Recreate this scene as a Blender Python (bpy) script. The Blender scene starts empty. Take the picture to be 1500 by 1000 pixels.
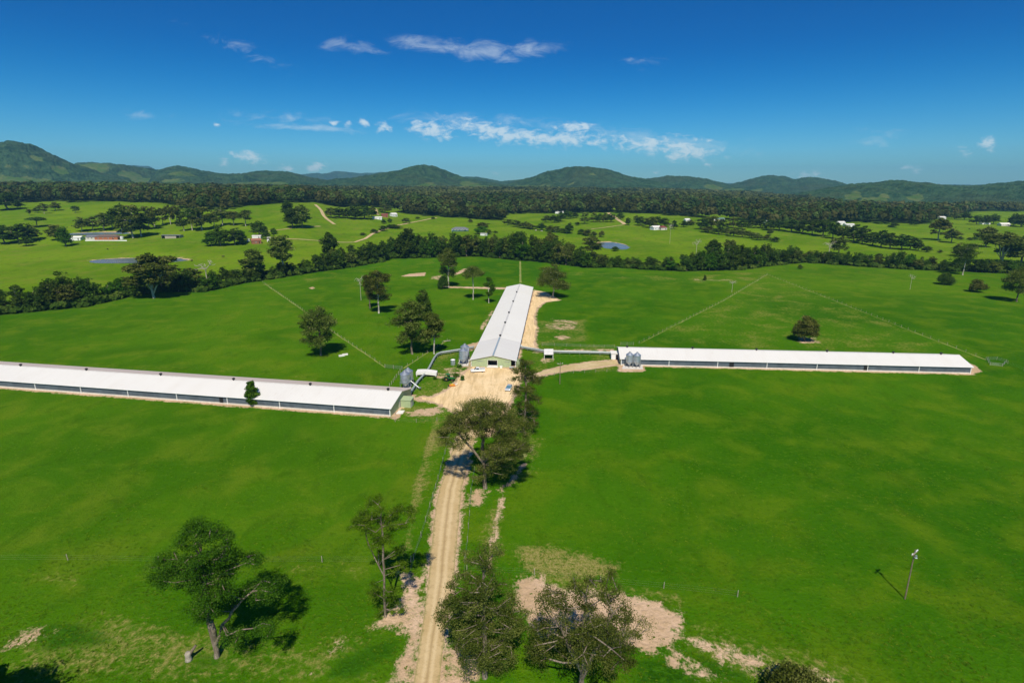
import bpy, bmesh, math, random
import numpy as np
from mathutils import Vector, Matrix

scene = bpy.context.scene
COL = scene.collection
R = math.radians

# ------------------------------------------------------------------ camera
CAM_H = 65.0
FPX, HORIZ = 833.0, 275.0                     # focal length and horizon row of the 1500 x 1000 photograph
PITCH = math.atan((500 - HORIZ) / FPX)
cam_d = bpy.data.cameras.new("camera")
cam_d.sensor_width = 36.0
cam_d.lens = FPX / 1500 * 36
cam_d.clip_start = 1.0
cam_d.clip_end = 60000
cam = bpy.data.objects.new("camera", cam_d)
cam.location = (0, 0, CAM_H)
cam.rotation_euler = (math.pi / 2 - PITCH, 0, 0)
COL.objects.link(cam)
scene.camera = cam

# ------------------------------------------------------------------ light
SUN_EL = R(51)
SUN_AZ = (0.02, -1.0)                         # horizontal direction towards the sun
l = math.hypot(*SUN_AZ)
sun_vec = Vector((SUN_AZ[0] / l * math.cos(SUN_EL), SUN_AZ[1] / l * math.cos(SUN_EL), math.sin(SUN_EL)))
sd = bpy.data.lights.new("sun", 'SUN')
sd.energy = 4.0
sd.angle = R(0.5)
sd.color = (1.0, 0.93, 0.80)
so = bpy.data.objects.new("sun", sd)
so.rotation_euler = (-sun_vec).to_track_quat('-Z', 'Y').to_euler()
so.location = (0, -50, 200)
COL.objects.link(so)

scene.view_settings.view_transform = 'Standard'
scene.view_settings.look = 'None'
scene.view_settings.exposure = 0.34
scene.view_settings.gamma = 1.0
scene.cycles.max_bounces = 6
scene.cycles.diffuse_bounces = 4
scene.cycles.glossy_bounces = 2
scene.cycles.transmission_bounces = 3
scene.cycles.transparent_max_bounces = 6
scene.cycles.volume_bounces = 0
scene.cycles.use_denoising = True


def ray(px, py):
    X = (px - 750) / FPX
    Y = (py - 500) / FPX
    d = Y * math.cos(PITCH) + math.sin(PITCH)
    h = math.cos(PITCH) - Y * math.sin(PITCH)
    return X / h, d / h                       # sideways and downward travel per metre forward


# ------------------------------------------------------------------ node helper
class NT:
    def __init__(self, tree):
        self.t = tree
        self.n = tree.nodes
        self.l = tree.links

    def new(self, typ, **kw):
        n = self.n.new(typ)
        for k, v in kw.items():
            setattr(n, k, v)
        return n

    def put(self, sock, v):
        if isinstance(v, bpy.types.NodeSocket):
            self.l.new(v, sock)
        elif isinstance(v, (tuple, list)) and len(v) == 3 and sock.type == 'RGBA':
            sock.default_value = (*v, 1)
        else:
            sock.default_value = v

    def math(self, op, a, b=None, c=None, clamp=False):
        n = self.new('ShaderNodeMath', operation=op)
        n.use_clamp = clamp
        self.put(n.inputs[0], a)
        if b is not None:
            self.put(n.inputs[1], b)
        if c is not None:
            self.put(n.inputs[2], c)
        return n.outputs[0]

    def mix(self, f, a, b, mode='MIX'):
        n = self.new('ShaderNodeMix', data_type='RGBA', blend_type=mode)
        self.put(n.inputs[0], f)
        self.put(n.inputs[6], a)
        self.put(n.inputs[7], b)
        return n.outputs[2]

    def noise(self, scale, detail=3, rough=.55, vec=None, dist=0.0):
        n = self.new('ShaderNodeTexNoise')
        n.inputs['Scale'].default_value = scale
        n.inputs['Detail'].default_value = detail
        n.inputs['Roughness'].default_value = rough
        n.inputs['Distortion'].default_value = dist
        if vec is not None:
            self.put(n.inputs['Vector'], vec)
        return n.outputs[0]

    def step(self, v, lo, hi, a=0.0, b=1.0):
        n = self.new('ShaderNodeMapRange', interpolation_type='SMOOTHSTEP')
        self.put(n.inputs[0], v)
        n.inputs[1].default_value = lo
        n.inputs[2].default_value = hi
        n.inputs[3].default_value = a
        n.inputs[4].default_value = b
        return n.outputs[0]

    def attr(self, name):
        return self.new('ShaderNodeAttribute', attribute_name=name).outputs['Fac']

    def pos(self):
        return self.new('ShaderNodeNewGeometry').outputs['Position']

    def obj(self):
        return self.new('ShaderNodeTexCoord').outputs['Object']

    def mapping(self, vec, scale=(1, 1, 1), rot=(0, 0, 0), loc=(0, 0, 0), typ='POINT'):
        n = self.new('ShaderNodeMapping', vector_type=typ)
        self.put(n.inputs[0], vec)
        n.inputs['Location'].default_value = loc
        n.inputs['Rotation'].default_value = rot
        n.inputs['Scale'].default_value = scale
        return n.outputs[0]

    def bump(self, h, strength, dist):
        n = self.new('ShaderNodeBump')
        n.inputs['Strength'].default_value = strength
        n.inputs['Distance'].default_value = dist
        self.put(n.inputs['Height'], h)
        return n.outputs[0]


def new_mat(name):
    m = bpy.data.materials.new(name)
    m.use_nodes = True
    t = NT(m.node_tree)
    b = m.node_tree.nodes['Principled BSDF']
    b.inputs['Roughness'].default_value = .8
    b.inputs['Specular IOR Level'].default_value = .2
    return m, t, b


def plain(name, col, rough=.6, metal=0.0, spec=.3, var=.18, scale=1.5, bump=0.0):
    m, t, b = new_mat(name)
    n = t.noise(scale, 4, .6, t.obj())
    n2 = t.noise(scale * 9, 2, .6, t.obj())
    f = t.math('ADD', t.math('MULTIPLY', n, .7), t.math('MULTIPLY', n2, .3))
    dark = tuple(c * (1 - var) for c in col)
    lite = tuple(min(1, c * (1 + var)) for c in col)
    t.put(b.inputs['Base Color'], t.mix(t.step(f, .35, .65), dark, lite))
    b.inputs['Roughness'].default_value = rough
    b.inputs['Metallic'].default_value = metal
    b.inputs['Specular IOR Level'].default_value = spec
    if bump:
        t.put(b.inputs['Normal'], t.bump(n2, bump, .05))
    return m


# ------------------------------------------------------------------ sky
world = bpy.data.worlds.new("World")
scene.world = world
world.use_nodes = True
wt = NT(world.node_tree)
bg = world.node_tree.nodes['Background']
sky = wt.new('ShaderNodeTexSky', sky_type='NISHITA')
sky.sun_disc = False
sky.sun_elevation = SUN_EL
sky.sun_rotation = math.pi - math.atan2(SUN_AZ[0], -SUN_AZ[1])
sky.altitude = 50
sky.air_density = 1.0
sky.dust_density = 0.3
sky.ozone_density = 4.0
hs = wt.new('ShaderNodeHueSaturation')
hs.inputs['Saturation'].default_value = 1.6
hs.inputs['Value'].default_value = 0.9
hs.inputs['Hue'].default_value = 0.49
wt.put(hs.inputs['Color'], sky.outputs[0])
gen = wt.new('ShaderNodeTexCoord').outputs['Generated']
sep = wt.new('ShaderNodeSeparateXYZ')
wt.put(sep.inputs[0], gen)
yy = wt.math('MAXIMUM', sep.outputs[1], .02)
cu = wt.math('DIVIDE', sep.outputs[0], yy)
cv = wt.math('DIVIDE', sep.outputs[2], yy)
low = wt.step(sep.outputs[2], -.02, .25)
graded = wt.mix(1.0, hs.outputs[0], wt.mix(low, (.40, .74, 1.0), (.0, .40, .66)), 'MULTIPLY')
comb = wt.new('ShaderNodeCombineXYZ')
wt.put(comb.inputs[0], cu)
wt.put(comb.inputs[1], cv)
uv = comb.outputs[0]
# each cloud: direction given through the photograph's (column, row), half sizes in pixels, tilt in degrees, weight
CUMULUS = [(612, 187, 16, 12, 0, 1), (640, 190, 34, 15, 4, 1), (690, 184, 60, 13, 3, .85), (730, 195, 50, 15, 6, 1),
           (770, 201, 60, 13, 5, 1), (825, 203, 60, 13, 2, 1), (838, 187, 34, 9, 3, 1), (857, 187, 12, 8, 0, 1), (900, 208, 60, 12, 5, .8),
           (950, 212, 60, 15, 6, .95), (1000, 216, 60, 16, 6, 1), (1021, 205, 11, 7, 0, 1), (992, 229, 26, 9, 0, 1), (1035, 240, 12, 6, 20, .8),
           (643, 203, 10, 6, 0, .8), (466, 244, 17, 9, -20, 1), (365, 230, 28, 10, 8, .95), (329, 238, 9, 8, -30, .9), (420, 246, 20, 7, 0, .75),
           (489, 181, 10, 6, 0, .85), (507, 183, 8, 7, 0, .8), (533, 179, 9, 7, 0, .9), (563, 187, 14, 10, 0, .9), (1448, 210, 13, 14, 15, 1),
           (1190, 257, 30, 9, 0, .7), (1412, 224, 16, 8, 20, .6), (1340, 248, 26, 8, 10, .6), (726, 255, 10, 5, 0, .5), (960, 253, 8, 4, 0, .5), (318, 183, 7, 4, 0, .7)]
CIRRUS = [(640, 68, 74, 11, 7, 1.05), (705, 76, 70, 13, 5, 1.1), (775, 74, 48, 13, -5, 1.05), (505, 66, 50, 11, 8, .8), (735, 84, 40, 9, 8, .9),
          (455, 188, 92, 6, 3, 1.15), (400, 172, 80, 10, 2, .65), (720, 178, 150, 12, 3, .75), (960, 205, 140, 18, 5, .8), (930, 91, 50, 9, 5, .5),
          (1276, 204, 44, 9, 0, .8), (212, 169, 45, 7, 2, .6), (350, 70, 80, 14, 20, .4), (1290, 195, 60, 10, 0, .4)]


def cloud_mask(lst):
    acc = None
    for (px, py, sx, sy, rot, w) in lst:
        u0, d0 = ray(px, py)
        g = wt.new('ShaderNodeTexGradient', gradient_type='SPHERICAL')
        wt.put(g.inputs[0], wt.mapping(uv, (sx * 1.35 / FPX, sy * 1.35 / FPX, 1), (0, 0, -R(rot)), (u0, -d0, 0), 'TEXTURE'))
        v = wt.math('MULTIPLY', g.outputs[1], w)
        acc = v if acc is None else wt.math('MAXIMUM', acc, v)
    return acc


cn1 = wt.noise(48, 9, .66, wt.mapping(uv, (1, 2.1, 1), (0, 0, R(-5))), .5)
cn2 = wt.noise(20, 8, .66, wt.mapping(uv, (1, 2.6, 1), (0, 0, R(-8))), .6)
m_cum, m_cir = cloud_mask(CUMULUS), cloud_mask(CIRRUS)
cum = wt.step(wt.math('ADD', m_cum, wt.math('MULTIPLY', wt.math('SUBTRACT', cn1, .5), 2.5)), .26, 1.05)
cum = wt.math('MULTIPLY', cum, wt.step(m_cum, .0, .12))
cir = wt.step(wt.math('ADD', m_cir, wt.math('MULTIPLY', wt.math('SUBTRACT', cn2, .5), 2.4)), .22, 1.3)
cir = wt.math('MULTIPLY', cir, wt.step(m_cir, .0, .15))
fac = wt.math('MAXIMUM', wt.math('MULTIPLY', cum, .74), wt.math('MULTIPLY', cir, .40))
front = wt.math('GREATER_THAN', sep.outputs[1], .05)
fac = wt.math('MULTIPLY', fac, front)
wt.put(bg.inputs[0], wt.mix(fac, graded, (6.5, 7.3, 7.5)))
bg.inputs[1].default_value = 0.10

# ------------------------------------------------------------------ numpy noise
def _hash(ix, iy, s):
    h = (ix * 374761393 + iy * 668265263 + s * 974634777) & 0x7fffffff
    h = ((h ^ (h >> 13)) * 1274126177) & 0x7fffffff
    return ((h ^ (h >> 16)) & 0xffff) / 65535.0


def vnoise(x, y, s=0):
    x = np.asarray(x, float)
    y = np.asarray(y, float)
    ix = np.floor(x).astype(np.int64)
    iy = np.floor(y).astype(np.int64)
    fx = x - ix
    fy = y - iy
    fx = fx * fx * (3 - 2 * fx)
    fy = fy * fy * (3 - 2 * fy)
    a = _hash(ix, iy, s) * (1 - fx) + _hash(ix + 1, iy, s) * fx
    b = _hash(ix, iy + 1, s) * (1 - fx) + _hash(ix + 1, iy + 1, s) * fx
    return a * (1 - fy) + b * fy


def fbm(x, y, s=0, oct=4):
    r = 0
    a = .5
    for i in range(oct):
        r = r + a * vnoise(x * 2 ** i, y * 2 ** i, s + i * 7)
        a *= .5
    return r / (1 - .5 ** oct)


def sstep(a, b, v):
    t = np.clip((v - a) / (b - a), 0, 1)
    return t * t * (3 - 2 * t)


# ------------------------------------------------------------------ terrain height
T_PX = [-200, 0, 250, 430, 520, 600, 750, 950, 1200, 1350, 1500, 1700]
T_H = [
    [(450, 0), (600, 5), (750, 17), (900, 30), (1050, 43), (1500, 58), (2200, 66), (3200, 72), (9000, 72)],
    [(450, 0), (600, 5), (750, 17), (900, 30), (1050, 43), (1500, 58), (2200, 66), (3200, 72), (9000, 72)],
    [(450, 0), (600, 7), (700, 16), (850, 30), (950, 39), (1400, 52), (2200, 60), (3200, 62), (9000, 62)],
    [(470, 0), (600, 8), (700, 18), (800, 30), (900, 41), (1300, 47), (2200, 56), (3200, 58), (9000, 58)],
    [(490, 0), (650, 7), (800, 16), (950, 27), (1100, 33), (1500, 40), (2300, 52), (3200, 54), (9000, 54)],
    [(500, 0), (650, 5), (800, 11), (950, 18), (1100, 21), (1500, 32), (2400, 50), (3200, 52), (9000, 52)],
    [(500, 0), (650, 4), (800, 9), (950, 14), (1100, 18), (1500, 30), (2400, 48), (3200, 50), (9000, 50)],
    [(500, 0), (650, 4), (800, 9), (950, 14), (1100, 18), (1500, 28), (2400, 42), (3200, 44), (9000, 44)],
    [(500, 0), (650, 2), (800, 6), (950, 10), (1100, 13), (1500, 15), (2400, 17), (3200, 17), (9000, 17)],
    [(500, 0), (650, 0), (800, 2), (950, 4), (1100, 6), (1500, 7), (2400, 7), (3200, 7), (9000, 7)],
    [(500, 0), (650, 0), (800, 2), (950, 3), (1100, 4), (1500, 5), (2400, 5), (3200, 5), (9000, 5)],
    [(500, 0), (650, 0), (800, 2), (950, 3), (1100, 4), (1500, 5), (2400, 5), (3200, 5), (9000, 5)]]
PONDS = []                                    # x, y, half width, half depth, water level


def h_raw(x, y):
    x = np.asarray(x, float)
    y = np.asarray(y, float)
    a = 750 + FPX * x / np.maximum(y, 60)
    prof = [np.interp(y, [p[0] for p in t], [p[1] for p in t]) for t in T_H]
    r = np.zeros(np.broadcast(x, y).shape)
    a = np.clip(a, T_PX[0], T_PX[-1])
    for i in range(len(T_PX) - 1):
        w = (a >= T_PX[i]) & (a <= T_PX[i + 1])
        f = sstep(T_PX[i], T_PX[i + 1], a)
        r = np.where(w, prof[i] * (1 - f) + prof[i + 1] * f, r)
    und = (fbm(x / 160, y / 160, 5, 3) - .5) * 7 * sstep(430, 620, y)
    return r + und


def hgt(x, y):
    r = h_raw(x, y)
    for (cx, cy, rx, ry, lv) in PONDS:
        d = np.sqrt(((np.asarray(x) - cx) / rx) ** 2 + ((np.asarray(y) - cy) / ry) ** 2)
        w = 1 - sstep(1.0, 1.9, d)
        r = r * (1 - w) + (lv - .5) * w
        w2 = 1 - sstep(.7, 1.15, d)
        r = r - 1.2 * w2
    return r


_DS = np.concatenate([np.arange(30, 700, .5), np.arange(700, 2000, 1.5), np.arange(2000, 9000, 6)])


def at(px, py, z=0.0, fn=None):
    """ground point seen at a pixel of the photograph (z: metres above the ground)"""
    sx, dn = ray(px, py)
    gz = (fn or hgt)(sx * _DS, _DS) + z
    below = (CAM_H - dn * _DS) <= gz
    i = int(np.argmax(below)) if below.any() else len(_DS) - 1
    d = _DS[i]
    return Vector((sx * d, d, float(gz[i] - z)))


for (px, py, w_px, h_px) in [(205, 380.5, 62, 5.5), (145, 341.5, 40, 3.2), (897, 359, 19, 6.5)]:
    c = at(px, py, fn=h_raw)
    e = at(px, py - h_px, fn=h_raw)
    f_ = at(px, py + h_px, fn=h_raw)
    dist = math.hypot(c.y, CAM_H)
    PONDS.append((c.x, c.y, w_px / FPX * dist, max(5, (e.y - f_.y) / 2), float(c.z)))


def top_h(bx, by, x, y, top_px, top_py):
    """height of a thing standing at x, y whose top is seen at row top_py"""
    _, dn = ray(top_px, top_py)
    return CAM_H - dn * y - float(hgt(x, y))


# ------------------------------------------------------------------ object helpers
def tag(o, label=None, cat=None, group=None, kind=None):
    if label:
        o['label'] = label
    if cat:
        o['category'] = cat
    if group:
        o['group'] = group
    if kind:
        o['kind'] = kind
    return o


def thing(name, label, cat, loc=(0, 0, 0), rz=0.0, group=None):
    o = bpy.data.objects.new(name, None)
    o.empty_display_size = .5
    COL.objects.link(o)
    o.location = loc
    o.rotation_euler = (0, 0, rz)
    return tag(o, label, cat, group)


def np_mesh(name, V, F, mats, mat_idx=None, attrs=None, smooth=False):
    """V (n,3), F list of arrays (k,3) / (k,4)"""
    me = bpy.data.meshes.new(name)
    V = np.asarray(V, np.float32)
    if not isinstance(F, list):
        F = [F]
    F = [np.asarray(f, np.int32) for f in F if len(f)]
    nl = sum(f.size for f in F)
    npoly = sum(len(f) for f in F)
    me.vertices.add(len(V))
    me.vertices.foreach_set('co', V.ravel())
    me.loops.add(nl)
    me.loops.foreach_set('vertex_index', np.concatenate([f.ravel() for f in F]))
    me.polygons.add(npoly)
    tot = np.concatenate([np.full(len(f), f.shape[1], np.int32) for f in F])
    st = np.zeros(npoly, np.int32)
    st[1:] = np.cumsum(tot)[:-1]
    me.polygons.foreach_set('loop_start', st)
    if mat_idx is not None:
        me.polygons.foreach_set('material_index', np.asarray(mat_idx, np.int32))
    me.polygons.foreach_set('use_smooth', np.full(npoly, bool(smooth)))
    for m in (mats if isinstance(mats, (list, tuple)) else [mats]):
        me.materials.append(m)
    for k, v in (attrs or {}).items():
        a = me.attributes.new(k, 'FLOAT', 'POINT')
        a.data.foreach_set('value', np.asarray(v, np.float32))
    me.update(calc_edges=True)
    me.validate()
    return me


def link(name, me, parent=None, loc=None):
    o = bpy.data.objects.new(name, me)
    COL.objects.link(o)
    if parent is not None:
        o.parent = parent
    if loc is not None:
        o.location = loc
    return o


class MB:
    """collects simple shapes into one mesh"""
    def __init__(self):
        self.v = []
        self.f = []

    def add(self, vs, fs):
        b = len(self.v)
        self.v += [tuple(v) for v in vs]
        self.f += [tuple(i + b for i in f) for f in fs]
        return self

    def box(self, x0, x1, y0, y1, z0, z1, M=None):
        vs = [Vector(p) for p in ((x0, y0, z0), (x1, y0, z0), (x1, y1, z0), (x0, y1, z0), (x0, y0, z1), (x1, y0, z1), (x1, y1, z1), (x0, y1, z1))]
        if M is not None:
            vs = [M @ v for v in vs]
        return self.add(vs, [(3, 2, 1, 0), (4, 5, 6, 7), (0, 1, 5, 4), (1, 2, 6, 5), (2, 3, 7, 6), (3, 0, 4, 7)])

    def tube(self, a, b, r0, r1=None, n=8, caps=True):
        a = Vector(a)
        b = Vector(b)
        r1 = r0 if r1 is None else r1
        q = (b - a).to_track_quat('Z', 'Y')
        vs = []
        for c, r in ((a, r0), (b, r1)):
            for k in range(n):
                t = 2 * math.pi * k / n
                vs.append(c + q @ Vector((r * math.cos(t), r * math.sin(t), 0)))
        fs = [(k, (k + 1) % n, n + (k + 1) % n, n + k) for k in range(n)]
        if caps:
            fs += [tuple(range(n - 1, -1, -1)), tuple(range(n, 2 * n))]
        return self.add(vs, fs)

    def lathe(self, prof, n=20, c=(0, 0, 0), axis='Z'):
        vs = []
        for (r, z) in prof:
            for k in range(n):
                t = 2 * math.pi * k / n
                p = (r * math.cos(t), r * math.sin(t), z)
                if axis == 'Y':
                    p = (p[0], p[2], p[1])
                vs.append((p[0] + c[0], p[1] + c[1], p[2] + c[2]))
        fs = []
        for i in range(len(prof) - 1):
            for k in range(n):
                fs.append((i * n + k, i * n + (k + 1) % n, (i + 1) * n + (k + 1) % n, (i + 1) * n + k))
        fs += [tuple(range(n - 1, -1, -1)), tuple(range((len(prof) - 1) * n, len(prof) * n))]
        return self.add(vs, fs)

    def loft(self, rings):
        n = len(rings[0])
        vs = [p for r in rings for p in r]
        fs = []
        for i in range(len(rings) - 1):
            for k in range(n):
                fs.append((i * n + k, i * n + (k + 1) % n, (i + 1) * n + (k + 1) % n, (i + 1) * n + k))
        fs += [tuple(range(n - 1, -1, -1)), tuple(range((len(rings) - 1) * n, len(rings) * n))]
        return self.add(vs, fs)

    def prism(self, poly, y0, y1):
        """polygon in x, z pushed along y"""
        n = len(poly)
        vs = [(x, y0, z) for x, z in poly] + [(x, y1, z) for x, z in poly]
        return self.add(vs, [tuple(range(n)), tuple(range(2 * n - 1, n - 1, -1))] + [(k, n + k, n + (k + 1) % n, (k + 1) % n) for k in range(n)])

    def build(self, name, mat, parent=None, smooth=False, bevel=0.0, loc=None):
        bm = bmesh.new()
        vv = [bm.verts.new(v) for v in self.v]
        for f in self.f:
            try:
                bm.faces.new([vv[i] for i in f])
            except ValueError:
                pass
        bmesh.ops.recalc_face_normals(bm, faces=bm.faces[:])
        if bevel:
            bmesh.ops.bevel(bm, geom=bm.edges[:], offset=bevel, segments=2, affect='EDGES', clamp_overlap=True)
        me = bpy.data.meshes.new(name)
        bm.to_mesh(me)
        bm.free()
        for p in me.polygons:
            p.use_smooth = smooth
        me.materials.append(mat)
        return link(name, me, parent, loc)


def copy_tree(o, parent=None):
    c = o.copy()
    COL.objects.link(c)
    if parent is not None:
        c.parent = parent
        c.matrix_parent_inverse = o.matrix_parent_inverse
    for ch in [k for k in o.children]:
        copy_tree(ch, c)
    return c


# ------------------------------------------------------------------ materials
def ground_material():
    m, t, b = new_mat("pasture")
    p = t.pos()
    big = t.noise(.012, 4, .55, p, .6)
    mid = t.noise(.07, 4, .6, p, .4)
    streak = t.noise(.22, 4, .65, t.mapping(p, (1, .45, 1), (0, 0, R(35))), .5)
    fine = t.noise(.9, 4, .7, p, .2)
    tuft = t.noise(2.6, 3, .7, t.mapping(p, (1, .6, 1), (0, 0, R(30))))
    g1 = t.mix(t.step(big, .36, .62), (.033, .122, .0016), (.056, .160, .0024))
    g1 = t.mix(t.step(mid, .42, .70, 0, .62), g1, (.115, .190, .005))
    g1 = t.mix(t.step(streak, .52, .70, 0, .30), g1, (.026, .080, .0018))
    g1 = t.mix(t.step(fine, .54, .74, 0, .50), g1, (.15, .21, .014))
    g1 = t.mix(t.step(fine, .46, .28, 0, .50), g1, (.020, .068, .0018))
    g1 = t.mix(t.step(tuft, .45, .28, 0, .55), g1, (.012, .058, .0016))
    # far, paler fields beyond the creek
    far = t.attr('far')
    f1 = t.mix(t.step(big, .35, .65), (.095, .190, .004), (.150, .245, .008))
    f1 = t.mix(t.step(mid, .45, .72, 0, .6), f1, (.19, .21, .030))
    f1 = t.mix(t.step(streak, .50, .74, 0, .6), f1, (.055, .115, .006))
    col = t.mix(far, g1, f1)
    # yellowed grass
    dry = t.attr('dry')
    dn = t.math('ADD', t.math('MULTIPLY', t.math('SUBTRACT', mid, .5), 1.2), t.math('MULTIPLY', t.math('SUBTRACT', fine, .5), 1.6))
    dm = t.step(t.math('ADD', dry, dn), .30, .85)
    dcol = t.mix(t.step(tuft, .35, .65), (.16, .185, .026), (.33, .275, .095))
    col = t.mix(t.math('MULTIPLY', dm, t.step(dry, .02, .2)), col, dcol)
    # long lush grass
    lush = t.attr('lush')
    lm = t.step(t.math('ADD', lush, dn), .35, .8)
    col = t.mix(t.math('MULTIPLY', lm, t.step(lush, .02, .2)), col, t.mix(t.step(fine, .4, .65), (.018, .075, .002), (.045, .14, .004)))
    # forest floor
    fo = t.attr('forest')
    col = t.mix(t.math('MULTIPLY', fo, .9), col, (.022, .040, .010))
    # bare earth
    dirt = t.attr('dirt')
    en = t.math('ADD', t.math('MULTIPLY', t.math('SUBTRACT', t.noise(.45, 5, .68, p, .6), .5), 1.5), t.math('MULTIPLY', t.math('SUBTRACT', tuft, .5), .9))
    en = t.math('ADD', en, t.math('MULTIPLY', t.math('SUBTRACT', t.noise(.16, 4, .6, p, .8), .5), 1.1))
    em = t.math('MULTIPLY', t.step(t.math('ADD', dirt, en), .34, .74), t.step(dirt, .03, .2))
    e = t.mix(t.step(mid, .35, .65), (.56, .385, .235), (.70, .495, .335))
    e = t.mix(t.step(fine, .35, .7, 0, .6), e, (.42, .29, .15))
    e = t.mix(t.step(tuft, .62, .75, 0, .7), e, (.66, .50, .35))
    col = t.mix(em, col, e)
    t.put(b.inputs['Base Color'], col)
    b.inputs['Roughness'].default_value = .95
    b.inputs['Specular IOR Level'].default_value = 0
    t.put(b.inputs['Normal'], t.bump(t.math('ADD', t.math('MULTIPLY', tuft, .6), fine), .8, .45))
    return m


def earth(name, a, b_, c, tracks=False):
    m, t, b = new_mat(name)
    p = t.pos()
    n1 = t.noise(.12, 5, .6, p, .5)
    n2 = t.noise(.9, 5, .7, p, .8)
    n3 = t.noise(5, 3, .7, p)
    col = t.mix(t.step(n1, .35, .65), a, b_)
    col = t.mix(t.step(n2, .45, .75, 0, .75), col, c)
    col = t.mix(t.step(n3, .6, .75, 0, .45), col, tuple(min(1, v * 1.35) for v in b_))
    col = t.mix(t.step(n3, .40, .28, 0, .5), col, tuple(v * .55 for v in c))
    if name == 'yard_earth':
        for rot, seed_, sc_ in ((.5, 3, .5), (1.2, 17, .42), (-.5, 41, .55)):
            sn = t.noise(sc_, 3, .6, t.mapping(p, (1, .10, 1), (0, 0, rot), (seed_, 0, 0)), 1.2)
            col = t.mix(t.step(sn, .56, .64, 0, .35), col, tuple(v * .80 for v in c))
            col = t.mix(t.step(sn, .44, .36, 0, .35), col, tuple(min(1, v * 1.1) for v in b_))
    if tracks:
        u = t.attr('across')                      # 0 at one edge of the road, 1 at the other
        wob = t.math('ADD', u, t.math('MULTIPLY', t.math('SUBTRACT', t.noise(.04, 2, .5, p), .5), .12))
        a1 = t.math('ABSOLUTE', t.math('SUBTRACT', t.math('ABSOLUTE', t.math('SUBTRACT', wob, .5)), .155))
        rut = t.step(t.math('ADD', a1, t.math('MULTIPLY', t.math('SUBTRACT', n2, .5), .14)), .12, .01)
        col = t.mix(t.math('MULTIPLY', rut, .55), col, (.70, .54, .31))
        mid = t.step(t.math('ABSOLUTE', t.math('SUBTRACT', wob, .5)), .06, .02)
        col = t.mix(t.math('MULTIPLY', mid, .45), col, (.33, .225, .11))
        edge = t.step(t.math('ADD', t.math('ABSOLUTE', t.math('SUBTRACT', u, .5)), t.math('MULTIPLY', t.math('SUBTRACT', n2, .5), .35)), .40, .50)
        col = t.mix(t.math('MULTIPLY', edge, .6), col, (.22, .21, .07))
    t.put(b.inputs['Base Color'], col)
    b.inputs['Roughness'].default_value = .95
    b.inputs['Specular IOR Level'].default_value = .05
    t.put(b.inputs['Normal'], t.bump(t.math('ADD', n2, t.math('MULTIPLY', n3, .4)), .6, .12))
    return m


def leaf_material(name, dark, mid, lite, trans=.35):
    m, t, b = new_mat(name)
    m.node_tree.nodes.remove(b)
    out = m.node_tree.nodes['Material Output']
    tint = t.attr('tint')
    oi = t.new('ShaderNodeObjectInfo').outputs['Random']
    col = t.mix(t.step(tint, .0, .55), dark, mid)
    col = t.mix(t.step(tint, .5, 1.0), col, lite)
    h = t.new('ShaderNodeHueSaturation')
    t.put(h.inputs['Hue'], t.math('ADD', .485, t.math('MULTIPLY', oi, .028)))
    t.put(h.inputs['Value'], t.math('ADD', .80, t.math('MULTIPLY', oi, .42)))
    t.put(h.inputs['Color'], col)
    d = t.new('ShaderNodeBsdfDiffuse')
    t.put(d.inputs[0], h.outputs[0])
    tr = t.new('ShaderNodeBsdfTranslucent')
    t.put(tr.inputs[0], t.mix(.5, h.outputs[0], t.mix(1.0, h.outputs[0], (1.1, 1.3, .4), 'MULTIPLY')))
    mx = t.new('ShaderNodeMixShader')
    mx.inputs[0].default_value = trans
    t.l.new(d.outputs[0], mx.inputs[1])
    t.l.new(tr.outputs[0], mx.inputs[2])
    t.l.new(mx.outputs[0], out.inputs[0])
    return m


def bark_material(name, a, b_):
    m, t, b = new_mat(name)
    o = t.obj()
    n1 = t.noise(1.2, 4, .6, t.mapping(o, (1, 1, .35)))
    n2 = t.noise(7, 3, .6, t.mapping(o, (1, 1, .3)))
    t.put(b.inputs['Base Color'], t.mix(t.step(n1, .38, .62), a, t.mix(t.step(n2, .4, .65), a, b_)))
    b.inputs['Roughness'].default_value = .9
    t.put(b.inputs['Normal'], t.bump(n2, .5, .06))
    return m


def roof_material(name, col, warm):
    m, t, b = new_mat(name)
    o = t.obj()
    sheets = t.new('ShaderNodeTexWave', wave_type='BANDS', bands_direction='X')
    sheets.inputs['Scale'].default_value = .32
    t.put(sheets.inputs['Vector'], o)
    st = t.noise(.25, 5, .65, t.mapping(o, (1, .12, 1)))
    st2 = t.noise(.04, 3, .5, o)
    c = t.mix(t.step(st, .45, .75, 0, .35), col, warm)
    c = t.mix(t.step(st2, .4, .7, 0, .3), c, tuple(v * .9 for v in col))
    t.put(b.inputs['Base Color'], c)
    c = t.mix(t.step(sheets.outputs[1], .86, .98, 0, .15), c, tuple(v * .72 for v in col))
    rst = t.noise(1.1, 5, .7, t.mapping(o, (1, .05, 1)))
    c = t.mix(t.step(rst, .60, .74, 0, .4), c, tuple(v * w for v, w in zip(col, (.72, .62, .5))))
    t.put(b.inputs['Base Color'], c)
    b.inputs['Roughness'].default_value = .5
    b.inputs['Specular IOR Level'].default_value = .35
    rib = t.new('ShaderNodeTexWave', wave_type='BANDS', bands_direction='X')
    rib.inputs['Scale'].default_value = 1.6
    t.put(rib.inputs['Vector'], o)
    t.put(b.inputs['Normal'], t.bump(rib.outputs[1], .25, .03))
    return m


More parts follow.
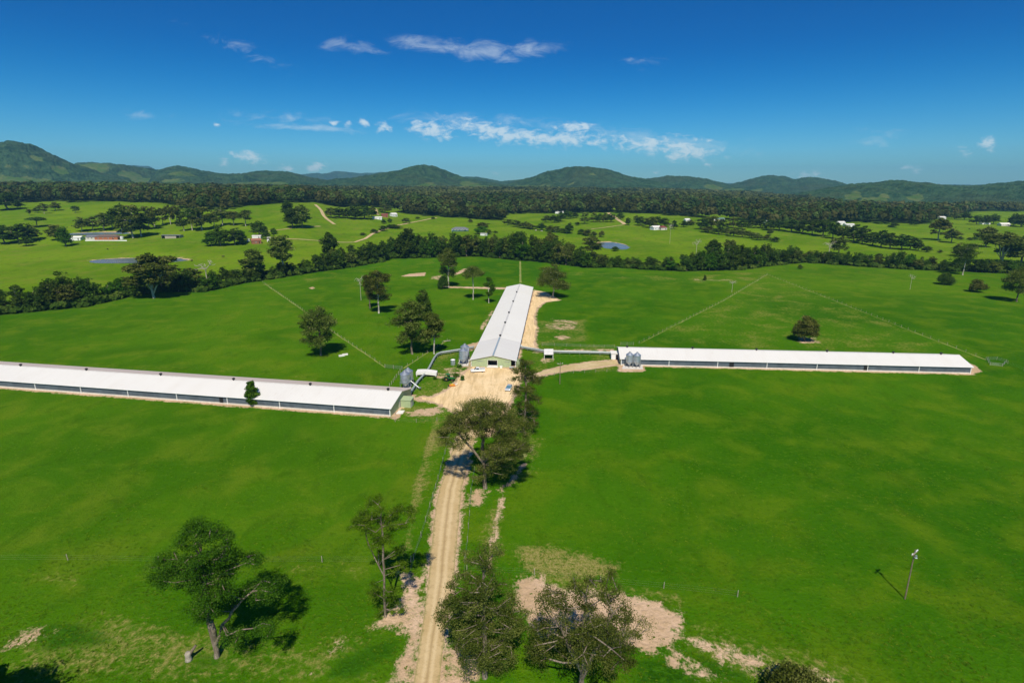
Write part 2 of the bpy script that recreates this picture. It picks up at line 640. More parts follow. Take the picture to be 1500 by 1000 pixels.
def water_material():
    m, t, b = new_mat("dam_water")
    p = t.pos()
    n = t.noise(.35, 3, .6, t.mapping(p, (1, .35, 1)))
    t.put(b.inputs['Base Color'], t.mix(t.step(t.noise(.05, 3, .5, p), .4, .65), (.13, .16, .165), (.19, .21, .20)))
    b.inputs['Roughness'].default_value = .25
    b.inputs['Specular IOR Level'].default_value = .5
    t.put(b.inputs['Normal'], t.bump(n, .25, .05))
    return m


def hill_material():
    m, t, b = new_mat("wooded_hillside")
    p = t.pos()
    big = t.noise(.0035, 4, .6, p, .5)
    n1 = t.noise(.022, 4, .65, p)
    n2 = t.noise(.09, 3, .7, p)
    col = t.mix(t.step(n1, .38, .62), (.012, .036, .014), (.038, .082, .032))
    col = t.mix(t.step(n2, .5, .72, 0, .7), col, (.070, .095, .034))
    col = t.mix(t.step(n2, .46, .30, 0, .8), col, (.009, .022, .009))
    col = t.mix(t.step(big, .45, .68, 0, .45), col, (.050, .062, .026))
    cl = t.attr('clear')
    cm = t.step(t.math('ADD', cl, t.math('ADD', t.math('MULTIPLY', t.math('SUBTRACT', n1, .5), 1.1), t.math('MULTIPLY', t.math('SUBTRACT', t.noise(.008, 3, .6, p, .8), .5), 2.2))), .38, .52)
    cm = t.math('MULTIPLY', cm, t.step(cl, .03, .2))
    g = t.mix(t.step(n1, .4, .65), (.055, .108, .020), (.105, .130, .040))
    g = t.mix(t.step(n2, .58, .66, 0, .8), g, (.02, .04, .01))
    col = t.mix(cm, col, g)
    t.put(b.inputs['Base Color'], col)
    b.inputs['Roughness'].default_value = 1
    b.inputs['Specular IOR Level'].default_value = 0
    return m


M = dict(
    ground=ground_material(),
    road=earth("gravel_road", (.49, .35, .165), (.56, .415, .215), (.40, .28, .13), True),
    yard=earth("yard_earth", (.74, .53, .27), (.84, .63, .36), (.60, .42, .20)),
    track=earth("track_earth", (.50, .375, .18), (.62, .48, .27), (.38, .31, .12)),
    drystrip=earth("dry_grass_strip", (.19, .25, .040), (.29, .30, .085), (.11, .19, .015)),
    hill=hill_material(), water=water_material(),
    leaf_gum=leaf_material("gum_leaves", (.044, .066, .010), (.112, .150, .023), (.27, .29, .072), .45),
    leaf_green=leaf_material("green_leaves", (.026, .072, .005), (.070, .160, .010), (.145, .24, .026), .47),
    leaf_dark=leaf_material("dark_leaves", (.026, .056, .007), (.060, .116, .014), (.135, .190, .030), .42),
    leaf_brown=leaf_material("brownish_leaves", (.048, .070, .011), (.125, .158, .025), (.32, .305, .088), .42),
    tuft=leaf_material("grass_blades", (.050, .145, .003), (.085, .185, .005), (.14, .225, .014), .4),
    leaf_lime=leaf_material("lime_leaves", (.040, .100, .006), (.120, .25, .014), (.24, .38, .035), .5),
    leaf_forest=leaf_material("forest_leaves", (.028, .040, .010), (.076, .090, .021), (.150, .155, .050), .3),
    leaf_forest_green=leaf_material("forest_leaves_green", (.026, .046, .010), (.064, .098, .020), (.13, .165, .042), .3),
    bark=bark_material("grey_bark", (.16, .125, .09), (.36, .30, .23)),
    bark_pale=bark_material("pale_gum_bark", (.40, .36, .29), (.66, .61, .52)),
    roof_white=roof_material("white_roof_sheet", (.74, .715, .66), (.63, .58, .50)),
    roof_cream=roof_material("cream_roof_sheet", (.84, .81, .73), (.78, .73, .60)),
    roof_shaded=roof_material("shaded_roof_sheet", (.68, .56, .475), (.58, .47, .38)),  # white roof with the dimmer light of the left shed's far slope coloured in
    wall_green=plain("pale_green_wall", (.37, .45, .25), .6, var=.08),
    wall_pale=plain("pale_base_wall", (.62, .58, .50), .8, var=.12),
    curtain=plain("blue_grey_curtain", (.10, .125, .15), .6, var=.2, scale=.4),
    dark=plain("dark_vent", (.02, .02, .022), .6),
    white=plain("white_paint", (.80, .80, .78), .45, var=.05),
    ridge=plain("ridge_flashing", (.62, .60, .55), .5, var=.12),
    ridge_blue=plain("blue_grey_ridge", (.28, .36, .42), .5, var=.1),
    galv=plain("galvanised_steel", (.55, .59, .62), .38, .75, .5, var=.15),
    steel=plain("grey_steel", (.33, .35, .35), .5, .4, .4),
    gallery=plain("grey_conveyor_sheet", (.40, .44, .43), .5, .1, .4, var=.12),
    concrete=plain("concrete", (.62, .58, .52), .85, var=.15, scale=.6),
    slab=plain("white_concrete", (.80, .77, .71), .8, var=.08, scale=.6),
    wood=plain("weathered_timber", (.38, .33, .26), .9, var=.3, scale=2),
    pole=plain("pole_timber", (.20, .15, .10), .9, var=.3, scale=2),
    wire=plain("fence_wire", (.35, .35, .33), .5, .6),
    tyre=plain("black_rubber", (.02, .02, .02), .8),
    glass=plain("dark_glass", (.03, .05, .06), .08, 0, .6, var=.1),
    glass_blue=plain("blue_tinted_glass", (.06, .18, .24), .08, 0, .6, var=.1),
    car_white=plain("white_car_paint", (.82, .82, .81), .25, 0, .5, var=.02),
    car_silver=plain("silver_car_paint", (.55, .60, .63), .3, .4, .5, var=.03),
    green_paint=plain("green_machine_paint", (.02, .16, .03), .4, 0, .5, var=.15),
    yellow_paint=plain("yellow_machine_paint", (.75, .52, .03), .4, 0, .5, var=.1),
    orange_paint=plain("orange_machine_paint", (.70, .26, .03), .5, 0, .4, var=.15),
    blue=plain("blue_plastic", (.05, .20, .42), .5),
    brick=plain("orange_brick", (.42, .15, .07), .9, var=.2, scale=2),
    roof_grey=plain("grey_tiles", (.16, .17, .19), .7, var=.2),
    roof_red=plain("dark_red_roof", (.20, .06, .05), .7, var=.2),
    roof_brown=plain("brown_roof", (.16, .11, .09), .7, var=.2),
    roof_green=plain("green_roof", (.16, .27, .22), .5, var=.1),
    rust=plain("rusty_iron", (.28, .12, .07), .8, var=.3),
    cow_dark=plain("dark_hide", (.03, .022, .018), .8, var=.3),
    cow_pale=plain("pale_hide", (.62, .55, .45), .8, var=.2),
    insul=plain("white_porcelain", (.85, .86, .86), .3, var=.05),
)

# ------------------------------------------------------------------ ground painting (polygons given by the photograph's pixels)
def gpts(pts):
    return np.array([[v.x, v.y] for v in (at(*p) for p in pts)])


def seg_dist(x, y, P, closed):
    d = np.full(x.shape, 1e9)
    n = len(P)
    for i in range(n if closed else n - 1):
        a = P[i]
        b = P[(i + 1) % n]
        ab = b - a
        t = np.clip(((x - a[0]) * ab[0] + (y - a[1]) * ab[1]) / max(1e-9, (ab ** 2).sum()), 0, 1)
        d = np.minimum(d, np.hypot(x - a[0] - ab[0] * t, y - a[1] - ab[1] * t))
    return d


def inside(x, y, P):
    c = np.zeros(x.shape, bool)
    j = len(P) - 1
    for i in range(len(P)):
        xi, yi = P[i]
        xj, yj = P[j]
        if yi != yj:
            c ^= ((yi > y) != (yj > y)) & (x < (xj - xi) * (y - yi) / (yj - yi) + xi)
        j = i
    return c


ROAD_L = [(588, 1060), (600, 1000), (612, 940), (620, 890), (622, 840), (629, 780), (637, 720), (645, 700), (660, 658), (669, 640), (680, 615), (686, 590)]
ROAD_R = [(645, 1060), (650, 1000), (655, 940), (662, 890), (670, 840), (676, 780), (680, 720), (685, 700), (692, 658), (700, 640), (712, 615), (722, 590)]
YARD = [(688, 536), (757, 540), (772, 541), (764, 560), (757, 580), (747, 600), (736, 616), (722, 640), (672, 640), (676, 612), (655, 600), (636, 592),
        (612, 588), (607, 580), (630, 580), (648, 573), (662, 562), (672, 549), (680, 542)]
SHED_TRACK = [(781, 424), (800, 428), (822, 440), (800, 443), (789, 452), (785, 465), (789, 480), (786, 500), (790, 511), (757, 511), (762, 490)]
EAST_TRACK = [(768, 553), (785, 546), (800, 541), (830, 534), (865, 529), (905, 526), (912, 534), (870, 541), (830, 545), (792, 552), (775, 560)]

DIRT = [  # polygon, weight, feather
    (ROAD_L + ROAD_R[::-1], .9, 1.6), (YARD, 1.0, 1.8), (SHED_TRACK, .95, 1.5), (EAST_TRACK, .95, 1.5),
    ([(755, 852), (790, 846), (830, 868), (870, 866), (900, 872), (960, 884), (1000, 904), (1002, 922), (975, 950), (955, 960), (930, 950), (900, 940), (860, 930), (790, 930), (758, 890)], 1.05, 2.6),
    ([(972, 955), (990, 955), (1030, 980), (1068, 1000), (1040, 1004), (1000, 990), (975, 975)], .66, 2.0),
    ([(1000, 925), (1060, 945), (1130, 965), (1210, 990), (1260, 1010), (1150, 1005), (1060, 975), (1000, 940)], .66, 2.8),
    ([(582, 836), (603, 842), (622, 848), (620, 900), (616, 945), (602, 1005), (570, 1005), (588, 955), (603, 935), (575, 918), (536, 922), (572, 895), (590, 868)], .80, 1.5),
    ([(648, 1010), (650, 960), (662, 930), (690, 945), (712, 1010)], .70, 1.5),
    ([(685, 722), (700, 716), (716, 720), (712, 735), (700, 745), (688, 738)], .75, 1.5), ([(744, 700), (752, 694), (766, 699), (750, 706)], .8, 1.0),
    ([(762, 668), (768, 654), (786, 652), (776, 664), (764, 674)], .6, 1.2), ([(672, 540), (690, 520), (693, 527), (688, 538)], .6, 1.0),
    ([(585, 405), (600, 401), (624, 399), (622, 404), (604, 405)], 1.0, 1.5), ([(664, 401), (680, 393), (690, 394), (680, 399), (666, 404)], .75, 1.5),
    ([(632, 405), (648, 402), (646, 410), (630, 409)], .55, 1.5), ([(640, 419), (690, 420), (745, 421), (742, 424), (660, 422)], .75, 1.2),
    ([(798, 476), (815, 471), (838, 474), (847, 481), (820, 484), (803, 482)], .55, 2.5), ([(808, 493), (825, 490), (838, 495), (822, 499)], .6, 1.5),
    ([(806, 466), (845, 470), (848, 476), (810, 472)], .45, 1.5), ([(452, 422), (458, 420), (463, 422), (457, 424)], .8, 1.0),
    ([(679, 507), (706, 498), (700, 507), (690, 515), (680, 512)], .7, 1.0), ([(702, 480), (722, 452), (724, 456), (706, 487)], .55, 1.0),
    ([(592, 601), (640, 596), (655, 602), (640, 610), (596, 610)], .75, 1.2), ([(600, 583), (640, 580), (645, 590), (608, 588)], .65, 1.2),
    ([(565, 598), (582, 600), (592, 606), (580, 617), (562, 606)], .85, 1.0), ([(610, 544), (660, 546), (675, 552), (650, 556), (612, 550)], .6, 1.0),
    ([(646, 540), (668, 538), (688, 544), (660, 550)], .5, 1.2), ([(778, 512), (900, 511), (902, 516), (780, 518)], .55, 1.0),
    ([(790, 525), (810, 522), (812, 530), (795, 533)], .55, 1.0), ([(905, 534), (945, 536), (945, 545), (905, 545)], .85, 1.0),
    ([(1165, 492), (1195, 494), (1205, 503), (1170, 503)], .55, 1.2), ([(1402, 524), (1428, 535), (1440, 545), (1418, 549), (1410, 540)], .85, 1.0),
    ([(1010, 409), (1065, 408), (1080, 410), (1030, 413)], .35, 2), ([(345, 556), (370, 553), (378, 556), (360, 559)], .2, 1),
    ([(0, 935), (60, 918), (90, 922), (50, 945), (0, 962)], .50, 2), ([(468, 960), (505, 930), (510, 945), (480, 968)], .7, 1.2), ([(435, 990), (465, 985), (460, 995), (440, 998)], .6, 1.2),
]
DIRT_LINES = [([(768, 680), (750, 704), (736, 716), (733, 740), (729, 762), (723, 785), (718, 812), (716, 835)], .60, .2, 1.3),
              ([(640, 618), (632, 645), (625, 668), (617, 700), (609, 735), (602, 770), (594, 808)], .16, .3, 1.0)]
DRY_LINES = [([(640, 618), (632, 645), (625, 668), (617, 700), (609, 735), (602, 770), (594, 808)], .60, .4, 1.6)]
DRY = [
    ([(752, 798), (800, 800), (860, 812), (910, 822), (915, 838), (890, 850), (830, 848), (760, 846)], .75, 3),
    ([(715, 745), (735, 745), (735, 800), (720, 850), (700, 850), (706, 800)], .55, 2.5),
    ([(0, 910), (120, 900), (240, 895), (330, 925), (450, 935), (560, 900), (560, 1010), (0, 1010)], .48, 5),
    ([(0, 835), (480, 822), (590, 818), (590, 850), (480, 850), (0, 870)], .22, 4),
    ([(600, 780), (622, 740), (640, 690), (655, 640), (668, 620), (636, 616), (612, 700), (590, 800)], .40, 2),
    ([(588, 592), (660, 598), (665, 622), (585, 620)], .45, 2), ([(770, 640), (800, 640), (790, 690), (740, 720), (735, 760), (720, 760), (735, 700)], .38, 2.5),
    ([(760, 470), (860, 468), (862, 500), (790, 512)], .45, 3), ([(775, 505), (905, 505), (905, 545), (780, 548)], .35, 2.5),
    ([(645, 520), (690, 512), (690, 545), (650, 580), (605, 585), (610, 545)], .40, 2),
    ([(1005, 900), (1080, 930), (1200, 965), (1300, 1010), (1100, 1010), (1010, 960)], .40, 3),
    ([(850, 845), (930, 850), (975, 870), (960, 880), (860, 860)], .45, 2.5),
    ([(1300, 940), (1330, 950), (1335, 975), (1310, 960)], .15, 3), ([(330, 545), (400, 540), (400, 560), (340, 560)], .3, 4),
    ([(0, 530), (300, 535), (560, 560), (560, 570), (0, 545)], .2, 4), ([(940, 500), (1000, 470), (1060, 440), (1125, 402), (1350, 490), (1440, 525), (1100, 512)], .30, 6),
    ([(1170, 700), (1330, 720), (1340, 760), (1180, 760)], .18, 8), ([(800, 400), (840, 398), (1000, 405), (1130, 396), (1120, 412), (1000, 415)], .35, 4),
    ([(390, 414), (560, 388), (640, 382), (660, 384), (560, 394), (400, 424)], .25, 4), ([(740, 840), (830, 840), (1000, 870), (1000, 890), (760, 856)], .45, 2)]
DRY_NOISE = .0
LUSH = [([(20, 925), (80, 908), (130, 912), (180, 945), (60, 960)], .7, 2), ([(490, 965), (560, 935), (590, 935), (585, 960), (520, 1000), (470, 1000)], .8, 1.5),
        ([(780, 540), (815, 525), (900, 520), (900, 512), (760, 520)], .3, 2), ([(655, 900), (670, 880), (680, 900), (670, 960), (655, 980)], .7, 1),
        ([(930, 965), (975, 965), (1030, 1000), (1000, 1010), (930, 1010)], .9, 1.5), ([(1000, 950), (1090, 985), (1120, 1010), (1040, 1000)], .7, 1.5),
        ([(640, 548), (690, 540), (700, 560), (650, 572)], .5, 1.5), ([(760, 590), (790, 560), (800, 580), (780, 640), (755, 640)], .4, 2), ([(270, 955), (330, 955), (340, 985), (280, 985)], .6, 1.5)]

# ------------------------------------------------------------------ sheds: measured ground lines
SHED_C = (Vector((-7.05, 204.0)), Vector((5.1, 366.4)), 16.4)      # axis start, axis end, width
SHED_R = (Vector((42.0, 214.2)), Vector((166.6, 203.8)), 16.0)
SHED_L = (Vector((-34.2, 164.4)), Vector((-192.0, 193.6)), 17.0)


def strip_poly(ax, w0, w1, e=0):
    a, b, _ = ax
    d = (b - a).normalized()
    n = Vector((-d.y, d.x))
    return np.array([a - d * e + n * w0, b + d * e + n * w0, b + d * e + n * w1, a - d * e + n * w1])


# ground sheet: fine near the farm, coarser with distance
xs = np.concatenate([np.arange(-260, 260.1, 1.0)])
g = 260.0
s = 1.0
out = []
while g < 9000:
    s *= 1.055
    g += s
    out.append(g)
xs = np.concatenate([-np.array(out)[::-1], xs, np.array(out)])
ys = list(np.arange(-60, 40, 10)) + list(np.arange(40, 425, 1.0))
g, s = 424.0, 1.0
while g < 11000:
    s = min(s * 1.03, 140)
    g += s
    ys.append(g)
ys = np.array(ys)
GX, GY = np.meshgrid(xs, ys)
GZ = hgt(GX, GY)
fx, fy = GX.ravel(), GY.ravel()
near = (np.abs(fx) < 270) & (fy < 560)
A = {k: np.zeros(len(fx)) for k in ('dirt', 'dry', 'lush', 'far', 'forest')}


def paint(name, P, w, fe, line=None):
    lo = P.min(0) - 12
    hi = P.max(0) + 12
    idx = np.where((fx > lo[0]) & (fx < hi[0]) & (fy > lo[1]) & (fy < hi[1]))[0]
    if not len(idx):
        return
    x, y = fx[idx], fy[idx]
    if line is not None:
        m = 1 - sstep(line, line + fe, seg_dist(x, y, P, False))
    else:
        d = seg_dist(x, y, P, True)
        sd_ = np.where(inside(x, y, P), d, -d)
        m = sstep(-fe, fe, sd_)
    A[name][idx] = np.maximum(A[name][idx], m * w)


for P, w, fe in DIRT:
    paint('dirt', gpts(P), w, fe)
for P, w, r_, fe in DIRT_LINES:
    paint('dirt', gpts(P), w, fe, r_)
for P, w, r_, fe in DRY_LINES:
    paint('dry', gpts(P), w, fe, r_)
for P, w, fe in DRY:
    paint('dry', gpts(P), w, fe)
for P, w, fe in LUSH:
    paint('lush', gpts(P), w, fe)
for ax, sgn in ((SHED_C, 0), (SHED_R, -1), (SHED_L, 1)):
    hw = ax[2] / 2
    paint('dirt', strip_poly(ax, -hw - 1.6, hw + 1.6, 1.5), .85, 1.2)

CREEK = [(-120, 478), (0, 462), (60, 456), (120, 450), (180, 437), (230, 428), (300, 428), (350, 416), (400, 409), (450, 401), (500, 394), (560, 384), (572, 379), (640, 378),
         (700, 376), (750, 381), (800, 385), (860, 393), (905, 392), (940, 395), (1000, 398), (1085, 396), (1130, 390), (1180, 385), (1250, 390), (1330, 395), (1400, 398), (1500, 402), (1640, 412)]
CK = gpts(CREEK)
ck_front = np.interp(fx, CK[:, 0], CK[:, 1])
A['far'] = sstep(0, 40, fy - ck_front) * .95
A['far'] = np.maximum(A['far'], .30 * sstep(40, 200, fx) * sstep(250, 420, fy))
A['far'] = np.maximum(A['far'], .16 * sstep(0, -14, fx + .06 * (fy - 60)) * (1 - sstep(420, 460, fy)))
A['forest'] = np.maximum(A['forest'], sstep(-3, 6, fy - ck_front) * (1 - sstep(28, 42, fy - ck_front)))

# forest edge per column
F_EDGE = [(-200, 300), (0, 299), (60, 296), (110, 296.5), (160, 295.5), (210, 296), (245, 299), (270, 309), (300, 311), (330, 307), (380, 301), (400, 298.5), (430, 297), (460, 296.5), (478, 301), (500, 305),
          (560, 305), (590, 313), (620, 317), (660, 319), (700, 322), (735, 324), (748, 313), (800, 313), (850, 313), (890, 311), (930, 313), (960, 314), (1000, 317), (1040, 321),
          (1100, 326), (1160, 331), (1210, 327), (1240, 325), (1290, 327), (1350, 329), (1372, 322), (1400, 317), (1418, 311), (1450, 309.5), (1500, 310), (1700, 310)]
fe_pts = gpts(F_EDGE)
fe_az = fe_pts[:, 0] / fe_pts[:, 1]
fe_D = fe_pts[:, 1]


def forest_edge(x, y):
    return np.interp(np.asarray(x) / np.maximum(y, 50), fe_az, fe_D)


fedge = forest_edge(fx, fy)
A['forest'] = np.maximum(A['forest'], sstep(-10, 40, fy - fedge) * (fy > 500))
F_HOLES = [(540, 292, 24, 2), (800, 303, 26, 2.5), (960, 300, 22, 2), (1080, 300, 26, 2.5), (330, 292, 22, 2), (1235, 303, 24, 2.5), (860, 293, 18, 1.5), (1170, 290.5, 45, 3), (690, 306, 30, 3.5), (640, 299, 30, 2), (1445, 301, 30, 3), (1040, 314, 30, 3), (1128, 307, 22, 2.5), (585, 306, 12, 3), (900, 303, 14, 2)]
HOLES = []
for (px, py, w, hh) in F_HOLES:
    c = at(px, py)
    e1, e2 = at(px, py - hh), at(px, py + hh)
    HOLES.append((c.x, c.y, w / FPX * c.y, abs(e1.y - e2.y) / 2 * 1.7 + 25))


def hole(x, y):
    r = np.zeros(np.shape(x))
    for (cx, cy, rx, ry) in HOLES:
        r = np.maximum(r, 1 - sstep(.7, 1.1, np.hypot((x - cx) / rx, (y - cy) / ry)))
    return r


A['forest'] *= 1 - hole(fx, fy)
for (cx, cy, rx, ry, lv) in PONDS:
    d = np.hypot((fx - cx) / rx, (fy - cy) / ry)
    A['dirt'] = np.maximum(A['dirt'], .9 * (1 - sstep(1.05, 1.30, d)) * (.4 + .6 * (fy > cy)))
nx, ny = len(xs), len(ys)
ii = np.arange(nx * ny).reshape(ny, nx)
GF = np.stack([ii[:-1, :-1].ravel(), ii[:-1, 1:].ravel(), ii[1:, 1:].ravel(), ii[1:, :-1].ravel()], 1)
tag(link('ground', np_mesh('ground', np.stack([fx, fy, GZ.ravel()], 1), GF, M['ground'], attrs=A, smooth=True)), kind='structure')


def ribbon(name, Lp, Rp, mat, lift=.03, cols=7, jitter=.35, seed=0):
    """draped sheet between two edge lines"""
    rg = np.random.RandomState(seed)
    n = max(12, int(np.hypot(*(Lp[-1] - Lp[0])) / 2.0))

    def res(P):
        d = np.concatenate([[0], np.cumsum(np.hypot(*np.diff(P, axis=0).T))])
        u = np.linspace(0, d[-1], n)
        return np.stack([np.interp(u, d, P[:, 0]), np.interp(u, d, P[:, 1])], 1)
    a, b = res(Lp), res(Rp)
    jl = (vnoise(np.arange(n) * .6, np.zeros(n), seed) - .5) * 2 * jitter
    jr = (vnoise(np.arange(n) * .6, np.zeros(n) + 9.5, seed) - .5) * 2 * jitter
    V = []
    ac = []
    for k in range(cols):
        u = k / (cols - 1)
        w = b - a
        ln = np.maximum(.1, np.hypot(w[:, 0], w[:, 1]))[:, None]
        p = a + w * u + (w / ln) * ((jl * (1 - u) + jr * u)[:, None])
        V.append(np.stack([p[:, 0], p[:, 1], hgt(p[:, 0], p[:, 1]) + lift], 1))
        ac.append(np.full(n, u))
    V = np.concatenate(V)
    F = []
    for k in range(cols - 1):
        i = np.arange(n - 1) + k * n
        F.append(np.stack([i, i + n, i + n + 1, i + 1], 1))
    return tag(link(name, np_mesh(name, V, F, mat, attrs={'across': np.concatenate(ac)}, smooth=True)), kind='structure')


def line_ribbon(name, pts, width, mat, lift=.04, seed=0, jitter=.2):
    P = gpts(pts)
    t = np.gradient(P, axis=0)
    t /= np.hypot(t[:, 0], t[:, 1])[:, None]
    nrm = np.stack([-t[:, 1], t[:, 0]], 1)
    return ribbon(name, P + nrm * width / 2, P - nrm * width / 2, mat, lift, 3, jitter, seed)


def sheet(name, pts, mat, lift=.02, step=2.0, rough=1.0):
    """flat irregular patch filling a polygon"""
    P = gpts(pts)
    Q = []
    for i in range(len(P)):
        a, b = P[i], P[(i + 1) % len(P)]
        k = max(1, int(np.hypot(*(b - a)) / step))
        for j in range(k):
            Q.append(a + (b - a) * j / k)
    Q = np.array(Q)
    area = np.sum(P[:, 0] * np.roll(P[:, 1], -1) - np.roll(P[:, 0], -1) * P[:, 1])
    tg = np.roll(Q, -1, 0) - np.roll(Q, 1, 0)
    tg /= np.hypot(tg[:, 0], tg[:, 1])[:, None] + 1e-9
    Q = Q + np.stack([-tg[:, 1], tg[:, 0]], 1) * (1.3 if area > 0 else -1.3)
    Q = Q + (np.stack([vnoise(Q[:, 0] * .5, Q[:, 1] * .5, 3), vnoise(Q[:, 0] * .5, Q[:, 1] * .5, 4)], 1) - .5) * 2 * rough
    bm = bmesh.new()
    bm.faces.new([bm.verts.new((q[0], q[1], float(hgt(q[0], q[1])) + lift)) for q in Q])
    bmesh.ops.triangulate(bm, faces=bm.faces[:])
    me = bpy.data.meshes.new(name)
    bm.to_mesh(me)
    bm.free()
    me.materials.append(mat)
    return tag(link(name, me), kind='structure')


_rl, _rr = gpts(ROAD_L), gpts(ROAD_R)
ribbon('road', _rl * .89 + _rr * .11, _rl * .11 + _rr * .89, M['road'], .045, 9, .18, 1)
sheet('farmyard', YARD, M['yard'], .02)
sheet('dirt_track', SHED_TRACK, M['yard'], .016, rough=.8)
sheet('dirt_track', EAST_TRACK, M['track'], .016, rough=.8)
FAR_TRACKS = [([(462, 300), (470, 308), (474, 316), (480, 322), (490, 329)], 5), ([(380, 341), (410, 337), (440, 334), (470, 332)], 2.5),
              ([(490, 355), (520, 355), (535, 350), (545, 343), (560, 337), (580, 331), (610, 325), (640, 319)], 4), ([(400, 350), (440, 351), (490, 355)], 2.5),
              ([(891, 312), (900, 318), (908, 324), (915, 329)], 6), ([(866, 336), (890, 333), (912, 330)], 2.5), ([(550, 306), (554, 315)], 4)]
for i, (pts, w) in enumerate(FAR_TRACKS):
    line_ribbon('dirt_track', pts, w, M['track'], .35, i)
for (cx, cy, rx, ry, lv), nm in zip(PONDS, ('dam_water', 'dam_water', 'pond_water')):
    n = 48
    th = np.arange(n) * 2 * math.pi / n
    rr = 1.12 + (vnoise(np.cos(th) * 2 + 5, np.sin(th) * 2 + 5, int(cx) & 63) - .5) * .25
    V = np.stack([cx + rx * rr * np.cos(th), cy + ry * rr * np.sin(th), np.full(n, lv - .55)], 1)
    V = np.concatenate([V, [[cx, cy, lv - .55]]])
    F = np.stack([np.arange(n), (np.arange(n) + 1) % n, np.full(n, n)], 1)
    tag(link(nm, np_mesh(nm, V, F, M['water'])), kind='structure')

# ------------------------------------------------------------------ hills
def hill(name, D0, crest, Wf, Wb, base, clear=(), seed=0, bump=17.0, da=11.0, dd=12.0, spur=1.15):
    cp = np.array([[ray(px, py)[0], CAM_H - ray(px, py)[1] * D0] for px, py in crest])
    a0, a1 = cp[0, 0], cp[-1, 0]
    na = max(20, int((a1 - a0) * D0 / da))
    nd = int((Wf + Wb) / dd)
    a = np.linspace(a0, a1, na)
    dep = np.linspace(-Wf, Wb, nd)
    AA, DD = np.meshgrid(a, dep)
    X, Y = AA * (D0 + DD), D0 + DD
    cz = np.interp(a, cp[:, 0], cp[:, 1])
    cz = cz + (fbm(a * D0 / 90, a * 0 + seed, seed, 4) - .5) * D0 * .0035
    k = 3
    ker = np.ones(k) / k
    cz = np.convolve(np.pad(cz, k // 2, mode='edge'), ker, 'valid')[:na]
    u = np.where(DD < 0, -DD / Wf, DD / Wb)
    sp = fbm(X / 330, Y / 700, seed, 4)
    rd = 1 - np.abs(2 * fbm(X / 260 + 3, Y / 800, seed + 3, 3) - 1) * 1.6
    warp = np.clip(u + (sp - .5) * spur * u * (1 - u) * 3.2 - (rd - .5) * .45 * u * (1 - u) * 2, 0, 1)
    prof = .5 + .5 * np.cos(np.pi * np.clip(warp, 0, 1) ** .85)
    Z = base + (cz[None, :] - base) * prof
    rel = prof
    cl = np.zeros(X.shape)
    for (px, f, w, hh, k_) in clear:
        cl = np.maximum(cl, k_ * (1 - sstep(.5, 1.2, np.hypot((AA - ray(px, HORIZ)[0]) / (w / FPX), (rel - f) / hh))))
    rg = np.random.RandomState(seed)
    cell = .45 * vnoise(X / 23, Y / 23, seed + 9) + .35 * rg.rand(*X.shape) + .35 * (fbm(X / 120, Y / 160, seed + 4, 3) - .3)
    Z = Z + bump * (cell - .4) * (1 - np.clip(cl * 1.6, 0, 1)) * (.35 + .65 * sstep(.02, .2, rel))
    Z = np.where(rel < .01, Z - 12, Z)
    i = np.arange(na * nd).reshape(nd, na)
    F = np.stack([i[:-1, :-1].ravel(), i[:-1, 1:].ravel(), i[1:, 1:].ravel(), i[1:, :-1].ravel()], 1)
    me = np_mesh(name, np.stack([X.ravel(), Y.ravel(), Z.ravel()], 1), F, M['hill'], attrs={'clear': cl.ravel()}, smooth=False)
    return tag(link(name, me), kind='structure')


hill('hill', 3300, [(-260, 262), (-150, 235), (-60, 214), (0, 210), (20, 212), (45, 218), (70, 227), (95, 238), (115, 246), (150, 256), (190, 262)], 1000, 900, 70,
     [(20, .12, 110, .06, .9), (40, .35, 30, .1, .42), (95, .45, 14, .15, .9), (62, .62, 10, .08, .6), (-60, .2, 60, .1, .6)], 11)
hill('hill', 3900, [(80, 262), (100, 244), (118, 239), (135, 238), (150, 241), (170, 245), (190, 247), (215, 249), (235, 251), (265, 252), (285, 256), (300, 262)], 1100, 800, 72,
     [(140, .72, 26, .25, 1), (195, .45, 22, .3, 1), (120, .3, 40, .12, 1), (215, .25, 20, .2, 1), (240, .6, 16, .2, .5), (180, .15, 40, .08, .9)], 23)
hill('hill', 3600, [(215, 268), (230, 251), (250, 246), (265, 245), (280, 247), (300, 251), (320, 254), (345, 255), (375, 252), (395, 251), (420, 252), (440, 256), (460, 262), (490, 266), (520, 270)], 1000, 800, 62,
     [(270, .6, 22, .14, .7), (365, .25, 26, .14, .9), (405, .2, 20, .12, .8), (310, .2, 30, .1, .5), (255, .3, 20, .12, .5)], 31)
hill('hill', 3500, [(440, 272), (480, 266), (520, 261), (545, 258), (565, 255), (585, 251), (600, 246), (612, 243.5), (622, 242.5), (635, 244), (648, 248), (660, 254), (675, 259), (690, 263), (705, 266), (730, 270), (760, 274)], 1000, 800, 50,
     [(625, .12, 20, .16, .9), (690, .45, 20, .35, .9), (655, .1, 14, .1, .6), (545, .14, 30, .06, .5), (715, .3, 20, .3, .8)], 47)
hill('hill', 5200, [(640, 268), (680, 259), (700, 260), (715, 263), (735, 266), (755, 264), (775, 262), (800, 266), (830, 270)], 1100, 900, 50, [], 53)
hill('hill', 3500, [(735, 274), (752, 268), (770, 263), (790, 257), (806, 251.5), (825, 248.5), (845, 247), (870, 247), (890, 249), (905, 253), (920, 258), (935, 261), (955, 266), (980, 272)], 1000, 800, 46,
     [(762, .3, 24, .28, .75), (868, .66, 6, .06, .6), (800, .3, 24, .14, .45), (835, .25, 14, .1, .4)], 61)
